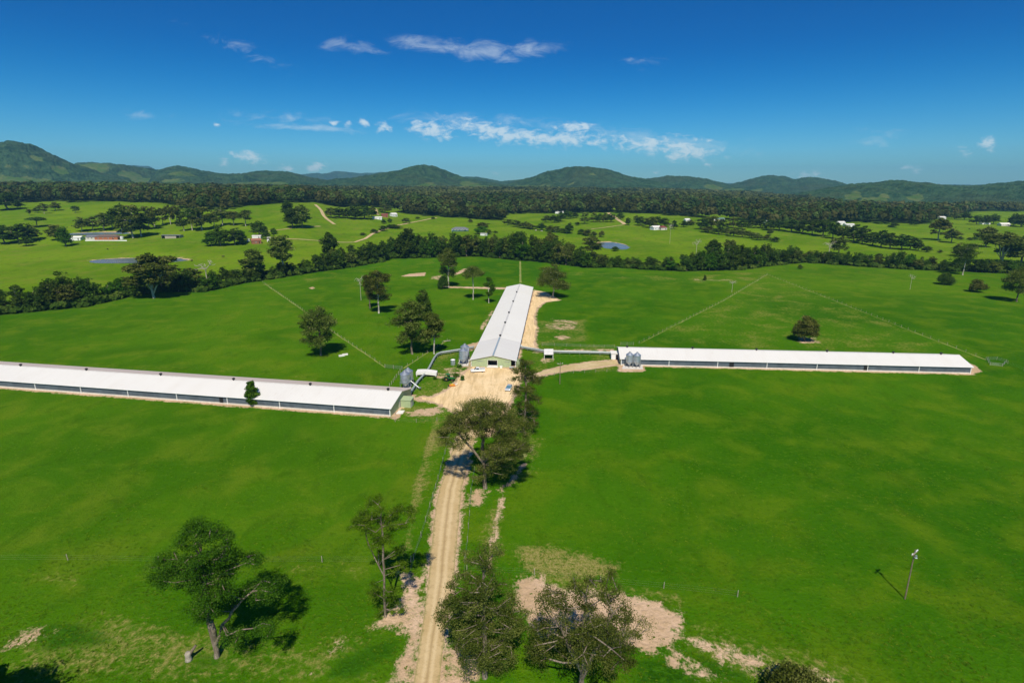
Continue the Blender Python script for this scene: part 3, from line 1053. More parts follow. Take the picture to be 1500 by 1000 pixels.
hill('hill', 4100, [(900, 275), (930, 266), (955, 262), (980, 259.5), (1005, 259), (1025, 262), (1045, 267), (1062, 270), (1095, 276)], 1000, 800, 42,
     [(1045, .4, 16, .25, .8), (1080, .3, 20, .3, .9)], 71)
hill('hill', 4400, [(1050, 276), (1075, 269), (1092, 264), (1108, 260.5), (1128, 257.5), (1145, 258.5), (1158, 262), (1165, 264), (1175, 262), (1190, 260.5), (1205, 262), (1222, 266), (1245, 271), (1290, 277)], 1000, 900, 36,
     [(1100, .12, 24, .12, .6)], 83)
hill('hill', 2500, [(1130, 290), (1180, 282), (1205, 277), (1230, 273), (1250, 270.5), (1275, 268), (1300, 266), (1325, 266.5), (1345, 269), (1380, 271), (1420, 272), (1460, 270), (1500, 267), (1560, 265), (1680, 270)], 950, 800, 4,
     [(1252, .42, 14, .22, .7), (1345, .30, 15, .16, .7), (1295, .3, 10, .16, .55), (1275, .25, 20, .2, .5), (1440, .10, 50, .06, .8)], 97, 15, 9, 10)
hill('hill', 9500, [(60, 262), (100, 244), (150, 243), (185, 243), (222, 243), (226, 249), (250, 256), (300, 262)], 1500, 1500, 60, [], 103, 10, 40, 40)
hill('hill', 9500, [(420, 266), (440, 256), (465, 254), (480, 254.5), (492, 251.5), (505, 253), (530, 254), (560, 252.5), (600, 258), (640, 266)], 1500, 1500, 60, [], 109, 10, 40, 40)
hill('hill', 9500, [(1020, 276), (1055, 268), (1075, 268), (1110, 272), (1250, 276), (1330, 271), (1380, 270), (1440, 270.5), (1500, 272), (1560, 270), (1640, 276)], 1500, 1500, 50, [], 113, 10, 40, 40)

# ------------------------------------------------------------------ trees
def leaf_quads(C, Nrm, size, rg, aspect=.55):
    n = len(C)
    r = rg.normal(size=(n, 3))
    t1 = np.cross(Nrm, r)
    t1 /= np.linalg.norm(t1, axis=1)[:, None] + 1e-9
    t2 = np.cross(Nrm, t1)
    s_ = size * (.65 + .8 * rg.rand(n))[:, None]
    a = t1 * s_ * .5
    b = t2 * s_ * .5 * aspect
    V = np.stack([C - a, C - b + a * .15, C + a, C + b + a * .15], 1).reshape(-1, 3)
    F = np.arange(n * 4).reshape(n, 4)
    return V, F


def tree_meshes(name, H, lobes, trunk, r0, n_clump, clump_r, per, leaf, leaf_mat, bark, seed, sides=6, flat=.62, twig=.036, up=.45, extra_trunks=()):
    """trunk: list of points the trunk passes through; lobes: ellipsoids (x,y,z,rx,ry,rz) the crown fills"""
    rg = np.random.RandomState(seed)
    vol = np.array([l_[3] * l_[4] * l_[5] for l_ in lobes]) ** .75
    pick = rg.choice(len(lobes), n_clump * 3, p=vol / vol.sum())
    d = rg.normal(size=(n_clump * 3, 3))
    d /= np.linalg.norm(d, axis=1)[:, None]
    d[:, 2] = np.where(d[:, 2] < -.75, -d[:, 2], d[:, 2])
    rad = .30 + .70 * rg.rand(n_clump * 3) ** .6
    L_ = np.array(lobes)
    cand = L_[pick, :3] + d * L_[pick, 3:] * rad[:, None]
    cs = []
    for c in cand:
        if len(cs) >= n_clump:
            break
        if all(np.linalg.norm((c - q)) > clump_r * .66 for q in cs[-200:]):
            cs.append(c)
    cs = np.array(cs)
    # skeleton
    nodes = []
    par = []
    n_main = 0
    for tk in [trunk] + list(extra_trunks):
        tk = [np.array(p, float) for p in tk]
        fine = []
        for a, b in zip(tk[:-1], tk[1:]):
            m = max(2, int(np.linalg.norm(b - a) / 1.6))
            for j in range(m):
                fine.append(a + (b - a) * j / m)
        fine.append(tk[-1])
        fine = np.array(fine)
        fine[1:-1, :2] += rg.normal(size=(len(fine) - 2, 2)) * r0 * .3
        for j, p in enumerate(fine):
            par.append(len(nodes) - 1 if j else -1)
            nodes.append(p)
        n_main = n_main or len(nodes)
    ntrunk = len(nodes)
    tz = trunk[-1][2]
    minz = min(tz * .45, min(c[2] for c in cs) + .3)
    order = np.argsort(np.linalg.norm(cs - np.array(trunk[-1]), axis=1))
    plen = [p[2] for p in nodes]
    tips = []
    for i in order:
        c = cs[i]
        arr = np.array(nodes)
        dist = np.linalg.norm(arr - c, axis=1) + .28 * np.array(plen) + np.where(arr[:, 2] > c[2] + .5, 2.5, 0) + np.where(arr[:, 2] < minz, 40, 0)
        j = int(np.argmin(dist))
        a = nodes[j]
        seg = np.linalg.norm(c - a)
        k = max(1, min(4, int(seg / 1.6)))
        prev = j
        for q in range(1, k + 1):
            f = q / k
            p = a + (c - a) * f
            p[2] -= math.sin(f * math.pi) * seg * .10
            if q < k:
                p += rg.normal(size=3) * seg * .05
            nodes.append(p)
            par.append(prev)
            plen.append(plen[j] + seg * f)
            prev = len(nodes) - 1
        tips.append(prev)
    n = len(nodes)
    area = np.zeros(n)
    for i in range(n - 1, -1, -1):
        if area[i] == 0:
            area[i] = twig ** 2.3
        if par[i] >= 0:
            area[par[i]] += area[i]
    rad = area ** (1 / 2.3)
    k0 = r0 / rad[0]
    rad = rad * (k0 if k0 < 1.6 else 1.6)
    for i in range(ntrunk):
        f = min(1, nodes[i][2] / max(tz, .1))
        rad[i] = max(rad[i], r0 * (1 - .62 * f) * (.9 if i < n_main else .45))
    rad[0] = r0 * 1.25
    V, F = [], []
    ang = np.arange(sides) * 2 * math.pi / sides
    for i in range(n):
        if par[i] < 0:
            continue
        a, b = nodes[par[i]], nodes[i]
        dv = b - a
        ln = np.linalg.norm(dv)
        if ln < 1e-4:
            continue
        dv = dv / ln
        ref = np.array([1, 0, 0]) if abs(dv[0]) < .8 else np.array([0, 1, 0])
        u = np.cross(dv, ref)
        u /= np.linalg.norm(u)
        w = np.cross(dv, u)
        ra = min(rad[par[i]], rad[i] * 1.35)
        base = len(V) * sides
        V.append(a - dv * ra * .3 + ra * (np.cos(ang)[:, None] * u + np.sin(ang)[:, None] * w))
        V.append(b + rad[i] * (np.cos(ang)[:, None] * u + np.sin(ang)[:, None] * w))
        kk = np.arange(sides)
        F.append(np.stack([base + kk, base + (kk + 1) % sides, base + sides + (kk + 1) % sides, base + sides + kk], 1))
    tm = np_mesh(name + '_trunk', np.concatenate(V), [np.concatenate(F)], bark, smooth=True)
    # leaves
    nc = len(cs)
    if per <= 0:
        return tm, None
    cr = clump_r * (.65 + .7 * rg.rand(nc))
    ct = rg.rand(nc)
    idx = np.repeat(np.arange(nc), per)
    dd = rg.normal(size=(len(idx), 3))
    dd /= np.linalg.norm(dd, axis=1)[:, None]
    q = rg.rand(len(idx)) ** .5
    off = dd * q[:, None] * cr[idx][:, None]
    off[:, 2] *= flat
    # sub-clumping so that clumps are ragged
    sub = rg.normal(size=(nc, 5, 3)) * .45
    off += sub[idx, rg.randint(0, 5, len(idx))] * cr[idx][:, None] * .8 * np.array([1, 1, flat])
    P = cs[idx] + off
    N = dd * .6 + rg.normal(size=dd.shape) * .55
    N[:, 2] += up
    N /= np.linalg.norm(N, axis=1)[:, None]
    LV, LF = leaf_quads(P, N, leaf, rg)
    tint = np.clip(.55 * ct[idx] + .45 * rg.rand(len(idx)), 0, 1)
    cm = np_mesh(name + '_crown', LV, LF, leaf_mat, attrs={'tint': np.repeat(tint, 4)})
    return tm, cm


TREES = []


def plant(name, label, cat, tm, cm, loc, rz=0.0, scale=(1, 1, 1), group=None):
    r = thing(name, label, cat, loc, rz, group)
    r.scale = scale
    link('trunk', tm, r)
    if cm is not None:
        link('crown', cm, r)
    TREES.append(r)
    return r


def gum_lobes(H, W, rg, cb=.30, n=5, droop=0):
    """rounded heads on spreading limbs, several storeys of them"""
    out_ = [(W * .06 * (rg.rand() - .5), 0, H * .88, W * .22, W * .22, H * .10)]
    for (z, rr, s0, m) in ((.76, .24, .20, n), (.60, .30, .20, n + 1), (cb + .13, .25, .17, n - 1)):
        t0 = rg.rand() * 6
        for k in range(m):
            if rg.rand() < .14:
                continue
            t = t0 + 2 * math.pi * (k + rg.rand() * .6) / m
            r_ = W * rr * (.75 + .4 * rg.rand())
            s_ = W * s0 * (.75 + .4 * rg.rand())
            out_.append((r_ * math.cos(t), r_ * math.sin(t), H * (z + .10 * (rg.rand() - .5)), s_, s_, H * (.08 + .05 * rg.rand())))
    return out_


def hero(label, bx, by, tx, ty, wpx, lobes, trunk, r0, n_clump, clump_r, per, leaf, lm, bark, seed, name='gum_tree', extra=(), up=.45, flat=.62, rz=0):
    """lobes and trunk are given in fractions: x, y of the crown width and z of the height seen in the photograph"""
    p = at(bx, by)
    H = top_h(bx, by, p.x, p.y + .5, tx, ty)
    W = wpx / FPX * math.hypot(p.y, CAM_H - H * .7) * .98
    jr = np.random.RandomState(seed + 5)
    lb = [((a + .065 * jr.randn()) * W, (b + .10 * jr.randn()) * W, (c + .012 * jr.randn()) * H, d * W * (.75 + .5 * jr.rand()), e * W, f * H * (.8 + .4 * jr.rand())) for a, b, c, d, e, f in lobes]
    tk = [(a * W, b * W, c * H) for a, b, c in trunk]
    ex = [[(a * W, b * W, c * H) for a, b, c in t] for t in extra]
    tm, cm = tree_meshes(name, H, lb, tk, r0, n_clump, clump_r, per, leaf, lm, bark, seed, sides=8, extra_trunks=ex, up=up, flat=flat)
    return plant(name, label, 'tree', tm, cm, p, rz)


# the large trees of the foreground and the yard
hero('tall dark green gum with low limbs on its right, alone at lower left', 318, 965, 290, 757, 158,
     [(-.04, .05, .84, .19, .2, .13), (-.26, 0, .72, .15, .16, .08), (.0, -.05, .66, .2, .18, .10), (.20, .05, .72, .13, .14, .07), (.36, .05, .70, .12, .12, .05), (-.16, 0, .60, .14, .14, .07),
      (-.02, 0, .52, .18, .18, .08), (.22, -.05, .52, .18, .16, .09), (.42, .05, .46, .14, .14, .06), (.30, 0, .38, .18, .15, .07), (.46, .05, .32, .12, .12, .05), (.32, -.05, .24, .12, .1, .04), (.05, 0, .94, .13, .12, .05), (.12, 0, .42, .12, .12, .06)],
     [(0, 0, -.02), (.0, 0, .12), (-.005, 0, .30), (.0, 0, .48), (.01, 0, .66), (.02, 0, .84)], .36, 215, .98, 290, .20, M['leaf_green'], M['bark'], 101,
     extra=[[(.01, .0, .10), (.10, .02, .24), (.20, .02, .34), (.30, .03, .42)], [(-.01, .01, .05), (-.04, .03, .25), (-.03, .03, .45), (-.06, .03, .62)]])
hero('slender gum with thin bright green crown left of the road, shrubby at its foot', 565, 906, 563, 728, 92,
     [(-.24, 0, .86, .22, .22, .08), (.20, 0, .88, .22, .22, .08), (0, 0, .94, .24, .2, .05), (-.34, .1, .74, .16, .18, .07), (.32, 0, .77, .18, .18, .07), (0, .1, .78, .24, .2, .07), (-.14, 0, .66, .16, .16, .06), (.22, 0, .64, .14, .14, .06),
      (.16, 0, .52, .12, .12, .06), (-.16, 0, .46, .12, .12, .05), (.18, 0, .38, .14, .12, .06), (-.14, 0, .30, .13, .12, .05), (.10, 0, .22, .12, .12, .05), (-.12, 0, .18, .14, .12, .05), (0, 0, .07, .20, .2, .06)],
     [(0, 0, -.02), (.01, 0, .25), (.03, 0, .50), (.04, 0, .70), (.03, 0, .85)], .20, 140, .72, 190, .18, M['leaf_lime'], M['bark'], 119,
     extra=[[(.02, 0, .36), (-.14, .05, .52), (-.22, .05, .66), (-.24, .05, .76)]])
hero('dense olive gum standing right of the road at the bottom edge', 710, 992, 714, 798, 104,
     [(.0, 0, .88, .22, .22, .10), (-.12, 0, .70, .30, .30, .13), (.14, 0, .66, .30, .28, .13), (-.20, 0, .48, .30, .3, .13), (.14, 0, .44, .34, .32, .14), (-.22, -.05, .28, .28, .3, .12), (.16, 0, .24, .34, .3, .12), (.02, .1, .12, .3, .3, .09), (.12, 0, .94, .12, .12, .06)],
     [(0, 0, -.02), (.01, 0, .25), (0, 0, .50), (.02, 0, .85)], .36, 215, .90, 220, .19, M['leaf_gum'], M['bark'], 123)
hero('broad olive gum with showing limbs over bare earth at the bottom edge', 852, 1012, 854, 832, 148,
     [(-.02, 0, .88, .28, .26, .09), (-.26, 0, .74, .20, .22, .09), (.22, 0, .72, .24, .24, .10), (.0, -.05, .62, .30, .28, .12), (-.30, 0, .50, .18, .2, .09), (.34, 0, .50, .20, .22, .12), (.05, 0, .40, .28, .26, .11), (.30, .05, .28, .2, .2, .09), (-.08, 0, .20, .22, .2, .08), (-.38, 0, .30, .12, .14, .06)],
     [(0, 0, -.02), (.01, 0, .20), (-.02, 0, .42), (0, 0, .80)], .40, 205, .96, 220, .19, M['leaf_gum'], M['bark'], 134,
     extra=[[(.01, 0, .12), (.10, 0, .30), (.20, 0, .50), (.26, 0, .66)], [(0, 0, .15), (-.12, 0, .34), (-.22, 0, .55)]])
hero('big spreading gum beside the road with speckled brown green crown', 711, 716, 702, 583, 146,
     [(0, 0, .84, .28, .28, .11), (-.30, 0, .74, .20, .24, .10), (.24, 0, .76, .22, .26, .11), (-.05, -.1, .70, .32, .3, .12), (.30, 0, .58, .20, .24, .12), (-.22, .1, .62, .20, .24, .09), (.12, -.1, .50, .24, .24, .10), (.0, 0, .92, .2, .2, .06), (.40, 0, .66, .1, .12, .08), (-.42, 0, .72, .10, .12, .06),
      (.06, 0, .17, .13, .13, .10), (.16, 0, .28, .13, .13, .10), (.26, .05, .40, .14, .14, .08)],
     [(0, 0, -.02), (-.01, 0, .20), (-.02, 0, .45), (-.03, 0, .75)], .50, 420, 1.08, 230, .22, M['leaf_brown'], M['bark'], 145,
     extra=[[(-.01, 0, .28), (-.14, 0, .46), (-.26, 0, .62)], [(-.01, 0, .30), (.10, 0, .46), (.20, 0, .60)]])
hero('tall narrow gum with leaves down its trunk at the yard corner', 769, 637, 768, 524, 46,
     [(.02, 0, .92, .30, .30, .07), (-.12, 0, .80, .40, .40, .09), (.18, 0, .72, .36, .36, .08), (-.08, 0, .60, .40, .38, .08), (.12, 0, .46, .40, .4, .08), (-.18, 0, .36, .34, .34, .07), (.15, 0, .26, .36, .34, .06), (.2, 0, .16, .22, .2, .04)],
     [(0, 0, -.02), (0, 0, .3), (.04, 0, .6), (0, 0, .92)], .30, 140, .9, 170, .24, M['leaf_gum'], M['bark'], 156)
# the trees standing in the paddocks
HEROES2 = [
    ('round topped gum on a bare trunk, largest of the trees left of middle shed', 604, 519, 605, 438, 54, 'gum', 'leaf_gum', 'bark', 1),
    ('slim gum with pale trunk right beside the largest paddock gum', 636, 519, 634, 459, 32, 'tall', 'leaf_gum', 'bark_pale', 2),
    ('dark pointed tree rising just behind the largest paddock gum', 621, 470, 619, 426, 27, 'cone', 'leaf_dark', 'bark', 3),
    ('open gum with pale trunk, foremost of the two close together left of the middle shed', 555, 459, 553, 396, 42, 'gum', 'leaf_gum', 'bark_pale', 4),
    ('thin dark gum tucked against the left side of the open pale trunked gum', 542, 452, 541, 402, 18, 'tall', 'leaf_gum', 'bark', 5),
    ('tall gum with dense high crown in front of the creek trees', 657, 421, 656, 362, 32, 'gum', 'leaf_gum', 'bark_pale', 6),
    ('small round dark bush at the foot of the tall gum by the creek paddock', 649, 423, 649, 402, 16, 'round', 'leaf_dark', 'bark', 7),
    ('umbrella shaped gum on a thin bare trunk left of the far shed end', 693, 439, 694, 388, 34, 'umbrella', 'leaf_gum', 'bark_pale', 8),
    ('small sparse crooked tree close to the far left wall of the middle shed', 716, 444, 716, 406, 20, 'sparse', 'leaf_green', 'bark_pale', 9),
    ('broad round gum with short trunk left of the fence and pale stones', 470, 521, 469, 449, 58, 'gum', 'leaf_gum', 'bark', 10),
    ('wide domed gum beside the far right corner of the middle shed', 810, 436, 811, 386, 50, 'dome', 'leaf_gum', 'bark_pale', 11),
    ('little upright tree in front of the long left shed', 371, 594, 370, 560, 20, 'cone', 'leaf_green', 'bark', 12),
    ('bushy brown green tree standing alone behind the right shed', 1178, 500, 1178, 460, 36, 'round', 'leaf_brown', 'bark', 13),
    ('dark green round bush in the far right paddock below the creek trees', 1385, 417, 1387, 399, 22, 'round', 'leaf_dark', 'bark', 14),
    ('greyish round bush in the far right paddock nearest the edge tree', 1431, 428, 1431, 409, 21, 'round', 'leaf_brown', 'bark', 15),
    ('leaning gum with a dark bare trunk cut by the right edge', 1489, 442, 1497, 392, 46, 'gum', 'leaf_gum', 'bark', 16),
    ('pale trunked gum standing just in front of the creek belt at far right', 1410, 403, 1417, 357, 34, 'tall', 'leaf_dark', 'bark_pale', 17),
    ('small dark bush on the grass in front of the creek belt', 1172, 394, 1172, 387, 9, 'round', 'leaf_dark', 'bark', 18),
    ('tiny upright dark tree on the worn grass in front of the creek', 1032, 411, 1033, 403, 6, 'cone', 'leaf_dark', 'bark', 19),
]


def style_tree(name, style, H, W, lm, bark, seed, q=1.0, leaf=.42, sides=6):
    rg = np.random.RandomState(seed * 17 + 3)
    per = int(70 * q)
    j = lambda s_: (rg.rand() - .5) * s_
    if style == 'gum':
        lb = gum_lobes(H, W, rg, .24)
        return tree_meshes(name, H, lb, [(0, 0, -.2), (j(.3), j(.3), H * .28), (j(.8), j(.8), H * .5), (j(1), j(1), H * .72)], .028 * H * .75, int(90 * q) + 10, W * .085 + .25, per, leaf, lm, bark, seed, sides)
    if style == 'tall':
        lb = [(j(.2) * W, j(.2) * W, H * z, W * r_, W * r_, H * .08) for z, r_ in ((.92, .26), (.82, .36), (.70, .38), (.58, .34), (.47, .26))]
        return tree_meshes(name, H, lb, [(0, 0, -.2), (j(.5), j(.5), H * .45), (j(.6), 0, H * .85)], .018 * H, int(60 * q) + 8, W * .11 + .2, per, leaf, lm, bark, seed, sides)
    if style == 'umbrella':
        lb = [(W * .28 * math.cos(t), W * .28 * math.sin(t), H * (.72 + .08 * rg.rand()), W * .2, W * .2, H * .07) for t in np.arange(6) * 1.05] + [(0, 0, H * .88, W * .28, W * .28, H * .08)]
        return tree_meshes(name, H, lb, [(0, 0, -.2), (j(.4), j(.4), H * .4), (j(.5), 0, H * .68)], .017 * H, int(55 * q) + 8, W * .09 + .2, per, leaf, lm, bark, seed, sides)
    if style == 'cone':
        lb = [(j(.1) * W, j(.1) * W, H * z, W * r_, W * r_, H * .10) for z, r_ in ((.92, .16), (.78, .28), (.62, .36), (.46, .42), (.30, .42), (.18, .34))]
        return tree_meshes(name, H, lb, [(0, 0, -.2), (j(.2), 0, H * .5), (0, 0, H * .9)], .018 * H, int(75 * q) + 8, W * .11 + .15, per, leaf, lm, bark, seed, sides)
    if style == 'sparse':
        lb = [(W * .05, 0, H * .88, W * .16, W * .16, H * .09), (-W * .15, 0, H * .70, W * .16, W * .16, H * .08), (W * .22, 0, H * .52, W * .2, W * .2, H * .10), (W * .05, 0, H * .36, W * .2, W * .2, H * .08), (W * .3, 0, H * .66, W * .12, W * .12, H * .05)]
        return tree_meshes(name, H, lb, [(0, 0, -.2), (j(.2), 0, H * .4), (-W * .05, 0, H * .8)], .016 * H, int(32 * q) + 6, W * .10 + .15, per, leaf, lm, bark, seed, sides)
    if style == 'dome':
        lb = [(W * .28 * math.cos(t), W * .28 * math.sin(t), H * (.26 + .30 * rg.rand()), W * .21, W * .21, H * .14) for t in np.arange(9) * .7 + rg.rand()] + [(W * .2 * math.cos(t), W * .2 * math.sin(t), H * (.64 + .12 * rg.rand()), W * .19, W * .19, H * .13) for t in np.arange(5) * 1.26] + [(j(.1) * W, 0, H * .84, W * .22, W * .22, H * .13)]
        return tree_meshes(name, H, lb, [(0, 0, -.2), (j(.4), j(.4), H * .22), (j(1), j(1), H * .6)], .026 * H, int(100 * q) + 10, W * .085 + .25, per, leaf, lm, bark, seed, sides)
    if style == 'limbs':
        lb = [(W * .36 * math.cos(t), W * .30 * math.sin(t), H * (.55 + .25 * rg.rand()), W * .17, W * .17, H * .09) for t in np.arange(8) * .8] + [(W * .32 * c, W * .15, H * .40, W * .15, W * .15, H * .09) for c in (-1.1, -.5, .6, 1.1)] + [(0, 0, H * .86, W * .24, W * .2, H * .09), (j(.3) * W, 0, H * .70, W * .2, W * .2, H * .08)]
        ex = [[(0, 0, H * .10), (W * .14 * c, W * .12 * d_, H * .34), (W * .30 * c, W * .2 * d_, H * .56)] for c, d_ in ((-1, .1), (1, -.2), (.5, -.8), (-.5, -.7))]
        return tree_meshes(name, H, lb, [(0, 0, -.2), (j(.4), 0, H * .25), (j(1), j(1), H * .7)], .017 * H, int(80 * q) + 10, W * .07 + .25, per, leaf, lm, bark, seed, sides, extra_trunks=ex)
    if style == 'dead':
        lb = [(W * .3 * math.cos(t), W * .3 * math.sin(t), H * (.55 + .35 * rg.rand()), W * .2, W * .2, H * .1) for t in np.arange(5) * 1.3]
        return tree_meshes(name, H, lb, [(0, 0, -.2), (j(.3), 0, H * .4), (j(.5), 0, H * .7)], .012 * H, 60, W * .09, 0, leaf, lm, bark, seed, 5, twig=.035)
    # 'round': leaves to the ground
    lb = [(W * .24 * math.cos(t), W * .24 * math.sin(t), H * (.26 + .28 * rg.rand()), W * .24, W * .24, H * .19) for t in np.arange(6) * 1.05] + [(j(.15) * W, j(.15) * W, H * .66, W * .30, W * .30, H * .24), (0, 0, H * .42, W * .38, W * .38, H * .26)]
    return tree_meshes(name, H, lb, [(0, 0, -.2), (j(.2), 0, H * .3), (0, 0, H * .6)], .022 * H, int(95 * q) + 8, W * .105 + .15, per, leaf, lm, bark, seed, sides, flat=.8)


for (lab, bx, by, tx, ty, wpx, st, lm, bk, sd_) in HEROES2:
    p = at(bx, by)
    H = max(2.0, top_h(bx, by, p.x, p.y, tx, ty))
    W = wpx / FPX * math.hypot(p.y, CAM_H - H / 2) * 1.0
    sc_ = min(1.0, max(.35, H / 16))
    small = wpx < 12
    tm, cm = style_tree('paddock_tree', st, H, W, M[lm], M[bk], 300 + sd_, .35 if small else 1.5, .55 if not small else .45)
    plant('bush' if st == 'round' else 'gum_tree' if st != 'cone' else 'tree', lab, 'bush' if st == 'round' else 'tree', tm, cm, p)
# the shrub cut by the bottom edge, and the tree left of the frame whose shade falls into the lower left corner
p = at(1166, 1035)
tm, cm = style_tree('shrub', 'round', 5.2, 8.2, M['leaf_gum'], M['bark'], 401, 2.2, .34)
plant('shrub', 'rounded olive shrub cut off by the bottom edge right of the gums', 'shrub', tm, cm, p)
tm, cm = style_tree('gum', 'gum', 18, 14, M['leaf_gum'], M['bark'], 402, 2.0, .4)
plant('gum_tree', 'gum just outside the lower left corner shading the grass there', 'tree', tm, cm, (-66.5, 48.5, 0))
p = at(-42, 1015)
tm, cm = style_tree('shrub', 'round', 5.0, 5, M['leaf_green'], M['bark'], 403, 1.6, .36)
plant('shrub', 'leafy dark green shrub cut off by the lower left corner', 'shrub', tm, cm, p)

# library of smaller trees, shared by the copies
LIB = {}


def lib(style, lm, bark, v, q=.5, leaf=.8, H=14.0, W=9.0):
    key = (style, lm, bark, v, q)
    if key not in LIB:
        LIB[key] = style_tree('tree_' + style, style, H, W, M[lm], M[bark], 500 + len(LIB) * 3, q, leaf, 5)
    return LIB[key]


def extent(tm, cm):
    me = cm or tm
    v = np.zeros(len(me.vertices) * 3, np.float32)
    me.vertices.foreach_get('co', v)
    v = v.reshape(-1, 3)
    return float(np.percentile(v[:, 2], 99.3)), float(np.percentile(np.hypot(v[:, 0], v[:, 1]), 97)) * 2


rnd = random.Random(77)
# creek belt
TOP = [(-120, 420), (0, 418), (40, 422), (75, 412), (110, 401), (135, 404), (160, 412), (185, 403), (205, 398), (235, 388), (270, 394), (300, 392), (330, 395), (350, 392), (385, 388), (405, 384), (440, 385), (470, 372), (500, 364), (530, 356),
       (560, 352), (580, 345), (600, 340), (620, 348), (640, 345), (670, 343), (700, 344), (740, 348), (765, 342), (790, 348), (815, 350), (840, 358), (860, 368), (885, 372), (910, 376), (945, 377), (985, 376), (1020, 368), (1045, 358), (1075, 357), (1110, 362),
       (1150, 363), (1190, 368), (1240, 370), (1290, 370), (1320, 369), (1360, 378), (1400, 380), (1440, 380), (1500, 384), (1640, 392)]
tp = np.array(TOP, float)
crk = np.array(CREEK, float)
BELT_WHERE = [(215, 'left of the white gum'), (470, 'between white gum and track bend'), (640, 'behind the paddock gums'),
              (860, 'behind the middle shed'), (1110, 'below the round pond'), (1330, 'behind the long right shed'), (2000, 'at the right edge of the photo')]


def where_belt(px):
    for lim, w in BELT_WHERE:
        if px < lim:
            return w


KINDS_B = [('round', 'leaf_dark', 'bark', 'dark green rounded tree'), ('round', 'leaf_green', 'bark', 'deep green bushy tree'), ('dome', 'leaf_gum', 'bark', 'olive domed tree'), ('round', 'leaf_brown', 'bark', 'brownish rounded tree'), ('tall', 'leaf_dark', 'bark_pale', 'taller upright gum')]
WTS = [.42, .24, .17, .04, .13]
px = -40.0
belt = []
while px < 1560:
    fy_ = np.interp(px, crk[:, 0], crk[:, 1])
    p0 = at(px, fy_)
    step_px = 9.0 / math.hypot(p0.y, CAM_H) * FPX
    for row in range(2):
        ppx = px + rnd.uniform(-.35, .35) * step_px + row * step_px * .5
        fy2 = np.interp(ppx, crk[:, 0], crk[:, 1])
        q0 = at(ppx, fy2)
        back = 4 + row * 11 + rnd.uniform(-1.5, 4)
        dirn = Vector((q0.x, q0.y)).normalized()
        x, y = q0.x + dirn.x * back, q0.y + dirn.y * back
        ty = np.interp(ppx, tp[:, 0], tp[:, 1])
        H = CAM_H - ray(ppx, ty)[1] * y - float(hgt(x, y))
        H = H * (rnd.uniform(.70, 1.0) if row == 0 else rnd.uniform(.86, 1.16))
        H = max(6.0, min(25, H))
        belt.append((ppx, x, y, H, row))
    px += step_px
for (ppx, x, y, H, row) in belt:
    k = rnd.choices(range(5), WTS)[0]
    if row == 0 and k == 4:
        k = 0
    st, lm, bk, desc = KINDS_B[k]
    tm, cm = lib(st, lm, bk, rnd.randrange(3), .55, .85)
    W = rnd.uniform(.75, 1.0) * min(15.5, max(10, H * .95)) if k != 4 else rnd.uniform(7, 9)
    eh, ew = extent(tm, cm)
    plant('creek_tree', f"{desc} in the creek belt {where_belt(ppx)}", 'tree', tm, cm, (x, y, float(hgt(x, y)) - .1), rnd.uniform(0, 6.28), (W / ew, W / ew, H / eh), 'trees along the creek')

# named trees that stand out along the creek and in the fields beyond: column, base row, top row, width, style, leaves, bark
def mid_tree(name, bx, by, ty, w, st, lm, bk, label, group=None, cat='tree', q=.8, parts=True):
    p = at(bx, by)
    dist = math.hypot(p.y, CAM_H - p.z)
    H = max(1.5, CAM_H - ray(bx, ty)[1] * p.y - p.z)
    W = w / FPX * dist
    tm, cm = lib(st, lm, bk, rnd.randrange(3), q, .75 if q > .6 else .95) if st != 'limbs' else lib(st, lm, bk, 0, 1.3, .6)
    eh, ew = extent(tm, cm)
    return plant(name, label, cat, tm, cm, p - Vector((0, 0, .1)), rnd.uniform(0, 6.28), (W / ew, W / ew, H / eh), group)


